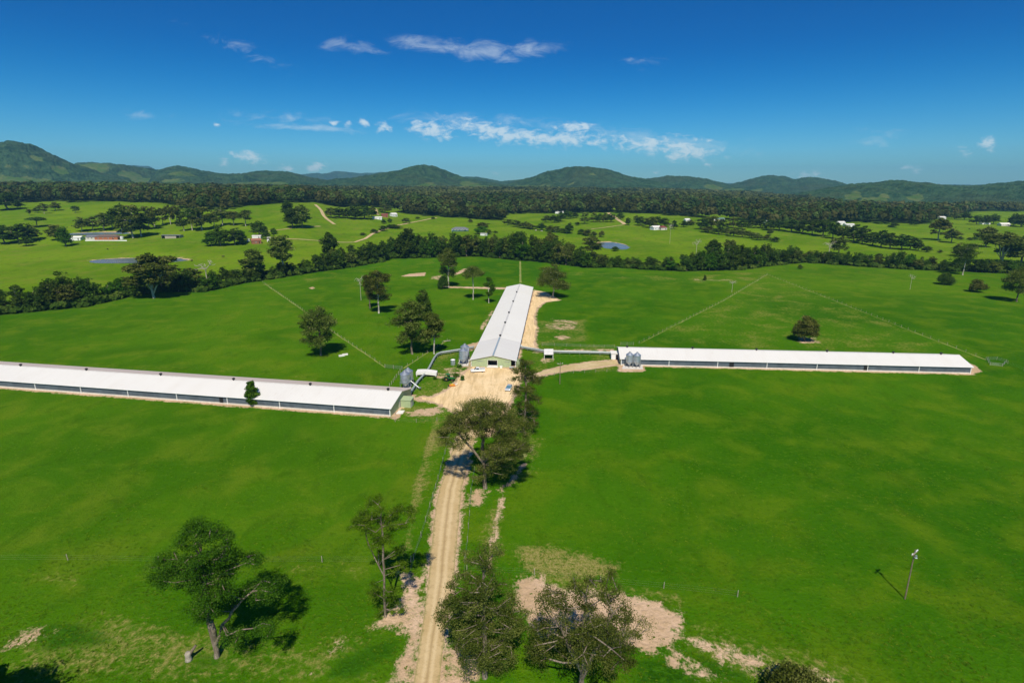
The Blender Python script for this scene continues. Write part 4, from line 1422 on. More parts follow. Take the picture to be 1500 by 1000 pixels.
for a in [
    ('gum_tree', 226, 437, 374, 64, 'limbs', 'leaf_gum', 'bark_pale', 'white limbed spreading gum rising above the creek belt at left'),
    ('gum_tree', 305, 425, 381, 30, 'dead', 'leaf_gum', 'bark_pale', 'nearly bare grey branched gum in the left creek belt'),
    ('gum_tree', 373, 410, 366, 36, 'gum', 'leaf_gum', 'bark', 'open crowned grey green gum above the left creek belt'),
    ('gum_tree', 416, 405, 346, 38, 'tall', 'leaf_gum', 'bark_pale', 'tallest olive gum above the left creek belt'),
    ('gum_tree', 484, 385, 341, 26, 'gum', 'leaf_dark', 'bark', 'dark gum poking above the creek belt near the track bend'),
    ('gum_tree', 597, 377, 336, 34, 'dome', 'leaf_dark', 'bark', 'large dark gum highest in the belt behind the paddock trees'),
    ('gum_tree', 760, 380, 340, 24, 'tall', 'leaf_dark', 'bark', 'upright dark gum above the belt behind the middle shed ridge'),
    ('gum_tree', 782, 380, 346, 16, 'tall', 'leaf_dark', 'bark', 'narrow dark gum right of the upright one behind the middle shed'),
    ('gum_tree', 806, 378, 340, 24, 'gum', 'leaf_gum', 'bark', 'open gum above the belt behind the domed shed tree'),
    ('gum_tree', 867, 374, 347, 28, 'gum', 'leaf_gum', 'bark_pale', 'pale trunked gum on the near left bank of the round pond'),
    ('bush', 901, 368, 361, 11, 'round', 'leaf_dark', 'bark', 'small dark bush on the near bank of the round pond'),
    ('gum_tree', 1043, 385, 352, 22, 'gum', 'leaf_dark', 'bark', 'flat topped gum above the creek belt right of the pond'),
    ('gum_tree', 1067, 385, 352, 20, 'tall', 'leaf_gum', 'bark', 'upright gum right of the flat topped one above the creek belt'),
    ('gum_tree', 1213, 378, 352, 20, 'dead', 'leaf_gum', 'bark_pale', 'bare pale branched gum behind the right part of creek belt'),
    ('gum_tree', 1228, 372, 347, 24, 'gum', 'leaf_gum', 'bark', 'open gum standing where the right tree line meets the creek'),
    ('gum_tree', 1374, 352, 320, 26, 'gum', 'leaf_brown', 'bark_pale', 'pinkish brown crowned gum alone in the right hand fields'),
    ('gum_tree', 1393, 356, 335, 20, 'gum', 'leaf_brown', 'bark', 'smaller olive gum right of the pinkish brown gum'),
    ('gum_tree', 1466, 387, 342, 58, 'limbs', 'leaf_gum', 'bark_pale', 'huge pale limbed gum above the creek belt near the right edge'),
    ('gum_tree', 1496, 385, 345, 40, 'dome', 'leaf_dark', 'bark', 'dark domed gum cut by right edge beside the pale limbed one'),
    ('gum_tree', 1443, 362, 333, 30, 'gum', 'leaf_brown', 'bark', 'greyish gum behind the huge pale limbed one at right'),
    ('gum_tree', 423, 320, 294, 20, 'dome', 'leaf_dark', 'bark', 'dark gum highest on the bright slope, rearmost of three together'),
    ('gum_tree', 429, 334, 306, 24, 'dome', 'leaf_dark', 'bark', 'dark gum front left of three together on the bright slope'),
    ('gum_tree', 443, 334, 301, 26, 'dome', 'leaf_gum', 'bark', 'dark gum front right of three together on the bright slope'),
    ('gum_tree', 12, 308, 282, 36, 'dome', 'leaf_dark', 'bark', 'big dark gum at the left edge against the forest'),
    ('gum_tree', 83, 352, 330, 22, 'dome', 'leaf_brown', 'bark', 'rusty brown crowned tree left of the white roofed garage'),
    ('tree', 97, 361, 333, 20, 'round', 'leaf_green', 'bark', 'dark green tree beside the rusty brown crowned tree'),
    ('gum_tree', 55, 333, 318, 26, 'umbrella', 'leaf_dark', 'bark', 'flat topped tree on the slope behind the left edge trees'),
    ('tree', 705, 343, 332, 20, 'round', 'leaf_lime', 'bark', 'bright lime green tree right of the grey roofed house'),
    ('gum_tree', 707, 338, 326, 18, 'gum', 'leaf_gum', 'bark', 'thin olive gum behind the bright lime green tree'),
    ('tree', 401, 343, 334, 10, 'round', 'leaf_lime', 'bark', 'small bright green tree behind the dark carport'),
    ('dead_tree', 1333, 424, 401, 10, 'dead', 'leaf_gum', 'bark_pale', 'bare bleached dead tree alone in the far right paddock'),
    ('dead_tree', 1072, 428, 410, 12, 'dead', 'leaf_gum', 'bark_pale', 'bare grey dead tree beside the diagonal fence'),
    ('dead_tree', 981, 357, 326, 8, 'dead', 'leaf_gum', 'bark_pale', 'bare pale dead tree in the field right of the pond'),
    ('dead_tree', 1019, 378, 350, 14, 'dead', 'leaf_gum', 'bark_pale', 'bare branched dead tree sticking out of the belt right of the pond'),
    ('dead_tree', 529, 440, 402, 16, 'dead', 'leaf_gum', 'bark_pale', 'thin bare dead tree left of the paddock gums'),
]:
    nm, bx, by, ty, w, st, lm, bk, lab = a
    mid_tree(nm, bx, by, ty, w, st, lm, bk, lab, cat='bush' if nm == 'bush' else 'tree')

# field trees in clusters; the label tells the cluster and the place in it
CL = [
    ('trees at the left edge field corner', 'dark bushy tree', 'in the clump left of the small dam', 'round', 'leaf_dark', [(6, 358, 327, 34), (28, 356, 325, 34), (46, 352, 330, 24), (40, 360, 345, 18)]),
    ('small trees on the left slope', 'small olive tree', 'on the open left slope', 'gum', 'leaf_gum', [(44, 316, 306, 8), (53, 312, 303, 9), (65, 313, 297, 11), (80, 309, 296, 16), (112, 312, 302, 11)]),
    ('tree row behind the homestead', 'dark gum', 'in the row behind the brick homestead', 'gum', 'leaf_gum',
     [(121, 339, 315, 18), (136, 338, 314, 20), (151, 338, 312, 20), (166, 335, 311, 18), (181, 340, 302, 30), (196, 349, 304, 40), (209, 346, 309, 28), (218, 336, 306, 18), (229, 332, 305, 15), (240, 330, 304, 14), (250, 329, 303, 14), (260, 329, 302, 14)]),
    ('gums on the slope above the long shed', 'slender gum', 'on the slope above the open farm shed', 'tall', 'leaf_gum', [(271, 338, 309, 16), (283, 338, 303, 22), (297, 337, 304, 24), (312, 333, 308, 18), (326, 331, 307, 20), (343, 330, 311, 22), (362, 331, 308, 20)]),
    ('trees around the rusty cottage', 'leafy green tree', 'around the rusty cottage', 'round', 'leaf_green', [(309, 360, 339, 20), (322, 360, 329, 20), (345, 359, 335, 22), (354, 356, 337, 18), (380, 347, 321, 24), (389, 350, 337, 12)]),
    ('trees below the forest track', 'dark tree', 'in the grove beside the winding dirt track', 'dome', 'leaf_dark', [(485, 319, 304, 16), (496, 319, 303, 18), (508, 320, 303, 20), (521, 321, 302, 22), (534, 321, 299, 24), (547, 318, 303, 16), (564, 312, 300, 16)]),
    ('shrubs along the farm track', 'dark shrub', 'along the track climbing from the creek', 'round', 'leaf_dark', [(531, 345, 341, 9), (548, 342, 335, 11), (560, 338, 331, 12), (569, 335, 329, 12), (580, 334, 328, 18), (597, 327, 319, 11), (570, 326, 320, 7), (562, 328, 322, 8), (613, 321, 317, 7), (634, 321, 318, 6)]),
    ('shrubs right of the grey roofed house', 'little tree', 'in the field right of the lime green tree', 'round', 'leaf_dark', [(717, 343, 336, 8), (726, 342, 338, 6), (690, 326, 321, 7)]),
    ('hedge of scrub beyond the creek', 'scrubby olive bush', 'in the scrub hedge below the white shed', 'round', 'leaf_gum', [(744, 330, 321, 16), (757, 332, 323, 16), (769, 334, 325, 16), (781, 336, 327, 16), (793, 337, 328, 16), (805, 339, 330, 16), (817, 340, 331, 16), (829, 341, 331, 16), (836, 338, 326, 10)]),
    ('scrub left of the pond', 'grey green bush', 'in the scrub row above the pond', 'round', 'leaf_brown', [(853, 343, 336, 12), (862, 345, 337, 12), (871, 347, 338, 12), (880, 348, 339, 10)]),
    ('gums around the white shed', 'dark gum', 'below the long white shed', 'dome', 'leaf_dark', [(801, 326, 316, 12), (812, 326, 314, 14), (822, 325, 310, 12), (832, 321, 309, 14), (842, 320, 311, 14), (858, 328, 313, 12), (868, 325, 312, 12), (877, 326, 312, 12), (886, 326, 312, 12), (896, 325, 312, 14), (845, 331, 325, 8)]),
    ('trees along the pale gravel lane', 'small dark tree', 'right of the pale gravel lane', 'dome', 'leaf_dark', [(910, 322, 311, 10), (921, 330, 319, 9), (930, 324, 315, 8)]),
    ('trees around the white gabled house', 'dark gum', 'behind the white gabled house', 'dome', 'leaf_dark', [(938, 331, 317, 16), (950, 333, 318, 16), (961, 331, 317, 16), (973, 332, 318, 14), (986, 335, 321, 10), (1000, 333, 324, 12), (1010, 330, 321, 14)]),
    ('hedge right of the dead tree', 'scrubby dark bush', 'in the sloping hedge behind the creek belt', 'round', 'leaf_gum', [(1038, 341, 331, 16), (1050, 343, 332, 16), (1062, 344, 334, 14), (1074, 346, 334, 16), (1087, 348, 336, 16), (1099, 349, 338, 16), (1111, 351, 341, 14), (1122, 352, 343, 14), (1133, 354, 346, 14)]),
    ('right hand field tree line', 'dark gum', 'in the long right field tree line', 'dome', 'leaf_dark',
     [(1026, 336, 318, 18), (1042, 336, 317, 18), (1058, 336, 319, 16), (1072, 335, 318, 18), (1086, 336, 320, 16), (1098, 334, 319, 18), (1113, 334, 318, 18), (1128, 337, 320, 18), (1143, 338, 320, 20), (1158, 340, 321, 20), (1173, 342, 322, 22), (1189, 344, 323, 22), (1204, 346, 322, 22),
      (1219, 349, 326, 22), (1234, 352, 330, 22), (1249, 354, 332, 22), (1263, 357, 333, 22), (1277, 360, 337, 22), (1291, 362, 339, 22), (1305, 364, 342, 22), (1319, 366, 342, 22), (1333, 366, 344, 20), (1345, 368, 350, 14)]),
    ('scattered bushes in the right fields', 'round dark bush', 'scattered in the right fields', 'round', 'leaf_dark', [(1129, 344, 334, 8), (1357, 369, 361, 14), (1375, 371, 366, 8), (1408, 351, 346, 9), (1420, 352, 348, 6), (1429, 352, 347, 10), (1310, 333, 326, 14), (1340, 330, 324, 12), (1407, 376, 353, 16), (1400, 374, 365, 12)]),
    ('trees by the far right houses', 'rounded dark tree', 'beside the far right white houses', 'round', 'leaf_dark', [(1431, 329, 313, 14), (1444, 328, 315, 12), (1456, 328, 312, 14), (1484, 331, 315, 16), (1497, 333, 314, 18), (1414, 322, 312, 14), (1400, 322, 311, 14)]),
]
ORD = ['leftmost', 'second', 'third', 'fourth', 'fifth', 'sixth', 'seventh', 'eighth', 'ninth', 'tenth', 'eleventh', 'twelfth', 'thirteenth', 'fourteenth', 'fifteenth', 'sixteenth', 'seventeenth', 'eighteenth', 'nineteenth', 'twentieth', 'twenty-first', 'twenty-second']
for grp, desc, place, st, lm, pts in CL:
    pts = sorted(pts)
    for i, (bx, by, ty, w) in enumerate(pts):
        if i == 0:
            lab = f"leftmost {desc} {place}"
        elif i == len(pts) - 1:
            lab = f"rightmost {desc} {place}"
        else:
            lab = f"{desc}, {ORD[i]} from left {place}"
        nm = 'shrub' if 'shrub' in desc or 'bush' in desc.split() else 'field_tree'
        l2 = rnd.choice([lm, lm, 'leaf_dark' if lm != 'leaf_dark' else 'leaf_gum'])
        ty2 = by - (by - ty) * rnd.uniform(.85, 1.12)
        mid_tree(nm, bx + rnd.uniform(-2, 2), by + rnd.uniform(-.6, .6), ty2, w * rnd.uniform(.95, 1.35), st if rnd.random() < .75 else 'dome', l2, 'bark_pale' if lm == 'leaf_gum' else 'bark', lab, grp, 'shrub' if nm == 'shrub' else 'tree', .5)

# forest and undergrowth: countless, one object each
def blob_forest(name, X, Y, Hs, Ws, mat, per, seed, zoff=0.0):
    rg = np.random.RandomState(seed)
    n = len(X)
    Z = hgt(X, Y) + zoff
    idx = np.repeat(np.arange(n), per)
    d = rg.normal(size=(len(idx), 3))
    d /= np.linalg.norm(d, axis=1)[:, None]
    d[:, 2] = np.where(d[:, 2] < -.55, -d[:, 2], d[:, 2])
    r_ = .55 + .5 * rg.rand(len(idx))
    C = np.stack([X, Y, Z + Hs * .60], 1)[idx] + d * r_[:, None] * np.stack([Ws * .5, Ws * .5, Hs * .38], 1)[idx]
    N = d + rg.normal(size=d.shape) * .35
    N[:, 2] += .25
    N /= np.linalg.norm(N, axis=1)[:, None]
    V, F = leaf_quads(C, N, (Ws[idx] * .46), rg, .75) if False else (None, None)
    rr = rg.normal(size=C.shape)
    t1 = np.cross(N, rr)
    t1 /= np.linalg.norm(t1, axis=1)[:, None]
    t2 = np.cross(N, t1)
    s_ = (Ws[idx] * (.12 + .17 * rg.rand(len(idx))))[:, None]
    V = np.stack([C - t1 * s_, C - t2 * s_ * .7, C + t1 * s_, C + t2 * s_ * .7], 1).reshape(-1, 3)
    F = np.arange(len(C) * 4).reshape(-1, 4)
    patch = fbm(X / 210, Y / 210, seed + 2, 3)
    tint = np.clip(.50 * rg.rand(n)[idx] + .30 * rg.rand(len(idx)) + .9 * (patch[idx] - .42), 0, 1)
    return tag(link(name, np_mesh(name, V, F, mat, attrs={'tint': np.repeat(tint, 4)})), kind='stuff')


rg = np.random.RandomState(5)
FX, FY, FH, FW = [], [], [], []
D = 760.0
while D < 2950:
    sp = 8.5 + (D - 760) * .0085
    hw = D * 1.02
    n = int(2 * hw / sp)
    x = np.linspace(-hw, hw, n) + rg.normal(size=n) * sp * .35
    y = D + rg.normal(size=n) * sp * .35
    ed = forest_edge(x, y)
    v = fbm(x / 130, y / 130, 8, 3)
    dens = .97 - .9 * sstep(.60, .72, v) * sstep(0, 150, y - ed) * .6
    ragged = ed + (fbm(x / 45, y / 45, 12, 2) - .5) * 60
    far_lim = np.interp(x / y, [ray(1120, HORIZ)[0], ray(1230, HORIZ)[0]], [2950, 1650])
    ok = (y < far_lim) & (y > ragged) & (rg.rand(n) < dens) & (hole(x, y) < .5)
    FX.append(x[ok]); FY.append(y[ok])
    sz = (.75 + .55 * rg.rand(ok.sum()))
    FH.append(sz * (13 + 6 * fbm(x[ok] / 90, y[ok] / 90, 14, 2)))
    FW.append(sz * (sp * .85 + 3.2))
    D += sp * .95
FX, FY, FH, FW = map(np.concatenate, (FX, FY, FH, FW))
nearf = FY < 1500
split = rg.rand(len(FX)) + .9 * (fbm(FX / 150, FY / 150, 55, 3) - .5) < .36
a_, b_ = nearf & split, nearf & ~split
blob_forest('forest', FX[a_], FY[a_], FH[a_] * 1.22, FW[a_] * .85, M['leaf_forest_green'], 56, 64)
blob_forest('forest', FX[b_], FY[b_], FH[b_] * (.75 + .5 * rg.rand(b_.sum())), FW[b_] * (.8 + .5 * rg.rand(b_.sum())), M['leaf_forest'], 64, 61)
blob_forest('forest', FX[~nearf], FY[~nearf], FH[~nearf], FW[~nearf], M['leaf_forest'], 36, 62)
# rank grass tufts in the near paddocks: countless, one object
n_t = 22000
ty_ = 58 + 82 * rg.rand(n_t) ** 1.25
tx_ = (rg.rand(n_t) * 2 - 1) * ty_ * 1.12
keep = fbm(tx_ / 9, ty_ / 9, 31, 3) + .25 * rg.rand(n_t) > .70
RP = gpts(ROAD_L + ROAD_R[::-1])
keep &= ~inside(tx_, ty_, RP)
for P_, w_, f_ in DIRT[4:10]:
    keep &= ~(inside(tx_, ty_, gpts(P_)) & (rg.rand(n_t) < .93))
tx_, ty_ = tx_[keep], ty_[keep]
n_t = len(tx_)
TV, TT = [], []
for k in range(4):
    an = rg.rand(n_t) * 6.28
    hh_ = .03 + .07 * rg.rand(n_t)
    w_ = .10 + .16 * rg.rand(n_t)
    ox, oy = (rg.rand(n_t) - .5) * .4, (rg.rand(n_t) - .5) * .4
    lx, ly = (rg.rand(n_t) - .5) * .5, (rg.rand(n_t) - .5) * .5
    bx_, by_ = tx_ + ox, ty_ + oy
    c_, s2 = np.cos(an) * w_, np.sin(an) * w_
    z_ = np.zeros(n_t)
    TV.append(np.stack([np.stack([bx_ - c_, by_ - s2, z_ - .02], 1), np.stack([bx_ + c_, by_ + s2, z_ - .02], 1), np.stack([bx_ + lx * .8 + c_ * .5, by_ + ly * .8 + s2 * .5, z_ + hh_], 1), np.stack([bx_ + lx * .8 - c_ * .5, by_ + ly * .8 - s2 * .5, z_ + hh_], 1)], 1).reshape(-1, 3))
    TT.append(np.repeat(rg.rand(n_t), 4))
TV = np.concatenate(TV)
tag(link('grass_tufts', np_mesh('grass_tufts', TV, np.arange(len(TV)).reshape(-1, 4), M['tuft'], attrs={'tint': np.concatenate(TT)})), kind='stuff')
# undergrowth filling the creek belt
cx_ = np.interp(np.linspace(0, 1, 2600), np.linspace(0, 1, len(CK)), CK[:, 0])
ux = rg.choice(cx_, 1500) + rg.normal(size=1500) * 4
uy = np.interp(ux, CK[:, 0], CK[:, 1]) + 1.5 + rg.rand(1500) ** 1.3 * 24
blob_forest('creek_undergrowth', ux, uy, 2.2 + 3.2 * rg.rand(1500), 3.5 + 3 * rg.rand(1500), M['leaf_dark'], 80, 63, -.4)

# ------------------------------------------------------------------ the three long sheds
def shed(label, ax, eave, apex, vents, bay, front_door, seg_split, near_sign, name='poultry_shed'):
    a, b, w = ax
    d = b - a
    L = d.length
    root = thing(name, label, 'shed', (a.x, a.y, 0), math.atan2(d.y, d.x), 'long white poultry sheds')
    h = w / 2
    ov = .45
    sl = (apex - eave) / h
    t = .10
    # roof sheets
    x0 = -.5
    x1 = L + .5
    cuts = [x0] + ([seg_split] if seg_split else []) + [x1]
    for sgn in (-1, 1):
        for i in range(len(cuts) - 1):
            r = MB()
            c0, c1 = cuts[i], cuts[i + 1] - (.004 if i < len(cuts) - 2 else 0)
            ye, ze = sgn * (h + ov), eave - ov * sl
            n = max(1, int((c1 - c0) / 12))
            xsx = np.linspace(c0, c1, n + 1)
            vs, fs = [], []
            for x in xsx:
                vs += [(x, ye, ze), (x, sgn * .03, apex), (x, sgn * .03, apex + t), (x, ye, ze + t)]
            for k in range(n):
                o = k * 4
                for q in range(4):
                    fs.append((o + q, o + (q + 1) % 4, o + 4 + (q + 1) % 4, o + 4 + q))
            fs += [(3, 2, 1, 0), (n * 4, n * 4 + 1, n * 4 + 2, n * 4 + 3)]
            r.add(vs, fs).build('roof_sheet', M['roof_cream'] if (seg_split and i == 1) else M['roof_shaded'] if sgn == -1 and near_sign == 1 else M['roof_white'], root)
        MB().box(x0, x1, sgn * (h + ov) - .02 if sgn > 0 else -(h + ov) - .14, sgn * (h + ov) + .14 if sgn > 0 else -(h + ov) + .02, eave - ov * sl - .10, eave - ov * sl + .05).build('gutter', M['white'], root)
    rc = MB()
    for sgn in (-1, 1):
        rc.add([(x0, 0, apex + t + .07), (x1, 0, apex + t + .07), (x1, sgn * .42, apex + t + .03 - .42 * sl), (x0, sgn * .42, apex + t + .03 - .42 * sl)], [(0, 1, 2, 3)])
    rc.build('ridge_cap', M['ridge'], root)
    if seg_split:
        MB().box(x0 - .02, seg_split, -.28, .28, apex + t + .04, apex + t + .20).build('ridge_vent', M['ridge_blue'], root)
    for vx in vents:
        v = MB().lathe([(.30, 0), (.30, .35), (.48, .40), (.50, .62), (.30, .80), (.06, .86)], 12)
        v.build('roof_vent', M['dark'], root, loc=(vx, 0, apex + t))
    # long sides: dwarf wall, curtain, posts
    for sgn in (-1, 1):
        MB().box(0, L, sgn * h - .08, sgn * h + .08, -.2, .48).build('base_wall', M['wall_pale'], root)
        n = max(1, int(L / bay))
        cu_ = MB()
        for k in range(n):
            xa, xb = k * L / n + .15, (k + 1) * L / n - .15
            m_ = 14
            pr = []
            for q in range(m_ + 1):
                x = xa + (xb - xa) * q / m_
                bul = .04 + .05 * abs(math.sin(q * 1.7 + k))
                pr.append((x, bul))
            for q in range(m_):
                (xa_, ba), (xb_, bb) = pr[q], pr[q + 1]
                y_a, y_b = sgn * (h + ba), sgn * (h + bb)
                cu_.add([(xa_, sgn * h, .485), (xb_, sgn * h, .485), (xb_, y_b, (eave + .5) / 2), (xa_, y_a, (eave + .5) / 2), (xb_, sgn * h, eave - .32), (xa_, sgn * h, eave - .32)], [(0, 1, 2, 3), (3, 2, 4, 5)])
        cu_.build('side_curtain', M['curtain'], root)
        MB().box(.16, L - .16, sgn * h - .05, sgn * h + .06, eave - .315, eave - .06).build('eave_rail', M['white'], root)
        for k in range(n + 1):
            x = min(max(k * L / n, .12), L - .12)
            MB().box(-.11, .11, -.09, .09, 0, eave - .07).build('post', M['white'], root, loc=(x, sgn * (h + .17), 0))
    # gables
    def gable(x, door):
        g_ = MB()
        y0_, y1_ = -h + .0, h - .0
        zz = lambda y: apex - abs(y) * sl - .02
        if door:
            (da, db, dz, left_gap) = door
            g_.prism([(-0, 0)] * 0 or [(da, 0), (da, zz(da) if abs(da) > 0 else apex), (y0_ + left_gap, zz(y0_ + left_gap)), (y0_ + left_gap, 0)], x, x + .12) if False else None
            P1 = [(y0_ + left_gap, -.2), (da, -.2), (da, zz(da)), (y0_ + left_gap, zz(y0_ + left_gap))]
            P2 = [(db, -.2), (y1_, -.2), (y1_, zz(y1_)), (db, zz(db))]
            P3 = [(da, dz), (db, dz), (db, zz(db)), (0, apex - .02), (da, zz(da))]
            for P in (P1, P2, P3):
                vs = [(x, y, z) for y, z in P] + [(x + .12, y, z) for y, z in P]
                n_ = len(P)
                g_.add(vs, [tuple(range(n_)), tuple(range(2 * n_ - 1, n_ - 1, -1))] + [(k, n_ + k, n_ + (k + 1) % n_, (k + 1) % n_) for k in range(n_)])
        else:
            P = [(y0_, -.2), (y1_, -.2), (y1_, zz(y1_)), (0, apex - .02), (y0_, zz(y0_))]
            vs = [(x, y, z) for y, z in P] + [(x + .12, y, z) for y, z in P]
            g_.add(vs, [(0, 1, 2, 3, 4), (9, 8, 7, 6, 5)] + [(k, 5 + k, 5 + (k + 1) % 5, (k + 1) % 5) for k in range(5)])
        return g_.build('gable_wall', M['wall_green'], root)
    gable(-.06, front_door)
    gable(L - .06, None)
    return root, L, h, eave, apex, sl


vC = [28, 52, 74, 103, 132]
rootC, LC, hC, eC, aC, sC = shed('white roofed middle shed with a green gable and open door facing the yard', SHED_C, 2.7, 4.5, vC, 13, (-1.5, 2.0, 2.55, 1.5), 26, 0)
d1 = MB().box(-.10, -.02, -1.68, -1.52, 0, 2.7).box(-.10, -.02, 2.02, 2.18, 0, 2.7).box(-.10, -.02, -1.51, 2.01, 2.57, 2.72)
d1.build('door_frame', M['ridge'], rootC)
MB().box(-.9, 3.0, -1.9, 2.4, -.1, .06).build('door_apron', M['slab'], rootC)
MB().box(3.2, 3.3, -8, 8, 0, 2.6).build('dark_interior_sheet', M['dark'], rootC)  # near-black sheet standing in for the unlit interior behind the door
MB().box(-.16, -.075, -6.4, -4.4, 2.15, 2.3).box(-.16, -.075, 4.0, 6.0, 2.15, 2.3).build('wall_lamp_bar', M['steel'], rootC)
an = MB().box(.3, 3.4, -hC - 1.9, -hC - .45, -.1, 2.15)
an.build('annex', M['wall_green'], rootC)
MB().box(.2, 3.5, -hC - 2.0, -hC - .62, 2.154, 2.24).build('annex_roof', M['wall_green'], rootC)
rootR, LR, hR, eR, aR, sR = shed('long white roofed shed crossing the right hand paddock', SHED_R, 2.7, 4.7, [3, 28, 52, 78, 102, 119], 17, None, 0, -1)
MB().box(-.16, -.065, -2.2, 1.6, 0, 2.4).build('end_door', M['dark'], rootR)
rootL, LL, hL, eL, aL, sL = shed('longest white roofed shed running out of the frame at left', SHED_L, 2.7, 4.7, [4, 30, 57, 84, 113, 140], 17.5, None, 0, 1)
MB().box(-.16, -.065, -2.0, 2.0, 0, 2.5).build('end_door', M['wall_pale'], rootL)
MB().box(55, 56.2, hL + .10, hL + .22, .5, 2.3).build('side_door', M['dark'], rootL)
for x in (40, 88):
    MB().box(x, x + 1.6, -hR - .24, -hR - .12, .5, 2.25).build('side_door', M['dark'], rootR)

# ------------------------------------------------------------------ silos
def make_silo(label, loc, Dm=3.2, hb=3.1, group='pairs of galvanised feed silos', rz=0.0):
    r = thing('feed_silo', label, 'silo', loc, rz, group)
    R_ = Dm / 2
    z0 = 2.0
    prof = []
    n = int(hb / .22)
    for k in range(n + 1):
        z = z0 + hb * k / n
        prof.append((R_ + (.035 if k % 2 else -.01), z))
    MB().lathe(prof, 28).build('body', M['galv'], r, smooth=False)
    MB().lathe([(R_ + .08, z0 + hb + .004), (R_ * .62, z0 + hb + .50), (R_ * .22, z0 + hb + .95)], 28).build('roof_cone', M['galv'], r)
    MB().lathe([(R_ * .24, z0 + hb + .90), (R_ * .24, z0 + hb + 1.12), (R_ * .20, z0 + hb + 1.2), (.02, z0 + hb + 1.22)], 16).build('filler_cap', M['steel'], r)
    MB().lathe([(.20, .65), (.22, .75), (R_ - .05, z0 - .004)], 24).build('hopper', M['galv'], r)
    for k in range(6):
        t = 2 * math.pi * k / 6 + .3
        MB().tube((0, 0, 0), (0, 0, z0 + .5), .07, n=6).build('leg', M['steel'], r, loc=((R_ + .09) * math.cos(t), (R_ + .09) * math.sin(t), 0))
    lad = MB()
    for s_ in (-.2, .2):
        lad.tube((s_, -R_ - .18, .3), (s_, -R_ - .18, z0 + hb + .1), .025, n=5)
    for k in range(14):
        z = .5 + k * (z0 + hb - .5) / 14
        lad.tube((-.2, -R_ - .18, z), (.2, -R_ - .18, z), .018, n=4)
    lo = lad.build('ladder', M['steel'], r)
    lo.rotation_euler = (0, 0, .7)
    MB().tube((.1, 0, .62), (1.9, 1.4, .5), .12, n=8).build('outlet_pipe', M['steel'], r)
    return r


p = at(594, 568.5)
make_silo('front silo of the pair behind the right end of the left shed', p)
p2 = at(598.6, 564.0)
make_silo('rear silo of the pair behind the right end of the left shed', p2)
p = at(679, 533.5)
make_silo('front silo of the pair left of the middle shed gable', p, 3.3, 3.4)
p2 = at(681.2, 527.5)
make_silo('rear silo of the pair left of the middle shed gable', p2, 3.3, 3.4)
p = at(921.6, 537.5)
make_silo('left silo of the pair in front of the right shed', p, 2.75, 2.8)
p2 = at(932.4, 537.9)
make_silo('right silo of the pair in front of the right shed', p2, 2.75, 2.8)


def pad(pts, label, lift=.14, name='concrete_pad', mat='concrete'):
    P = gpts(pts)
    n = len(P)
    m = MB().add([(x, y, -.1) for x, y in P] + [(x, y, lift) for x, y in P], [tuple(range(n - 1, -1, -1)), tuple(range(n, 2 * n))] + [(k, (k + 1) % n, n + (k + 1) % n, n + k) for k in range(n)])
    return tag(m.build(name, M[mat]), label, 'concrete pad')


pad([(911, 540.8), (942, 541.2), (941, 535.6), (913, 535.6)], 'pale concrete pad under the silo pair at the right shed')
pad([(670, 536.6), (686, 536.6), (688, 527), (674, 525)], 'pale concrete pad under the silo pair at the middle shed')
pad([(580, 606), (590, 606.8), (593, 602), (584, 601.4)], 'small white concrete pad by the right corner of the left shed', mat='slab')
pad([(590, 571), (601, 571), (604, 561), (594, 560)], 'concrete pad under the silo pair behind the left shed')

# filling auger, a long white tube on trestles
p0, p1 = at(598.5, 566), at(615, 571.5)
r = thing('grain_auger', 'long white inclined auger tube beside the left silos', 'auger', (p0.x, p0.y, 0))
dv = Vector((p1.x - p0.x, p1.y - p0.y, 0))
MB().tube((0, 0, 2.6), (dv.x, dv.y, .7), .16, n=10).build('tube', M['white'], r)
MB().tube((dv.x * .7, dv.y * .7 - .5, 0), (dv.x * .7, dv.y * .7, 1.2), .05, n=5).tube((dv.x * .7, dv.y * .7 + .5, 0), (dv.x * .7, dv.y * .7, 1.2), .05, n=5).build('trestle', M['steel'], r)
MB().lathe([(.12, .25), (.5, .8), (.52, .9)], 12, (dv.x, dv.y, 0)).build('hopper', M['steel'], r)

# ------------------------------------------------------------------ covered egg conveyors
def conveyor(label, pts, z=.75, w=.56):
    P = [at(*q) for q in pts]
    o = P[0].copy()
    r = thing('covered_conveyor', label, 'conveyor', o, 0, 'covered conveyors between the sheds')
    cov, base = MB(), MB()
    leg_pts = []
    for a, b in zip(P[:-1], P[1:]):
        a = a - o
        b = b - o
        dd = (b - a)
        ln = dd.length
        ang = math.atan2(dd.y, dd.x)
        Mx = Matrix.Translation(a) @ Matrix.Rotation(ang, 4, 'Z')
        pr = [(-w / 2, z + .42), (w / 2, z + .42), (w / 2 + .06, z + .46), (w * .25, z + .72), (0, z + .78), (-w * .25, z + .72), (-w / 2 - .06, z + .46)]
        cov.loft([[Mx @ Vector((x, y_, z_)) for y_, z_ in pr] for x in (-.1, ln + .1)])
        base.box(0, ln, -w / 2 + .04, w / 2 - .04, z - .15, z + .415, Mx)
        k = 0.0
        while k < ln:
            leg_pts.append((Mx @ Vector((k, 0, 0)), ang))
            k += 4.0
    cov.build('cover', M['gallery'], r)
    base.build('trough', M['steel'], r)
    proto = None
    for q, ang in leg_pts:
        if proto is None:
            proto = MB().tube((0, -.38, 0), (0, -.38, z - .14), .05, n=6).tube((0, .38, 0), (0, .38, z - .14), .05, n=6).box(-.04, .04, -.34, .34, z * .5, z * .5 + .08).build('support', M['steel'], r)
            lo = proto
        else:
            lo = proto.copy()
            COL.objects.link(lo)
            lo.parent = r
        lo.location = q
        lo.rotation_euler = (0, 0, ang)
    return r


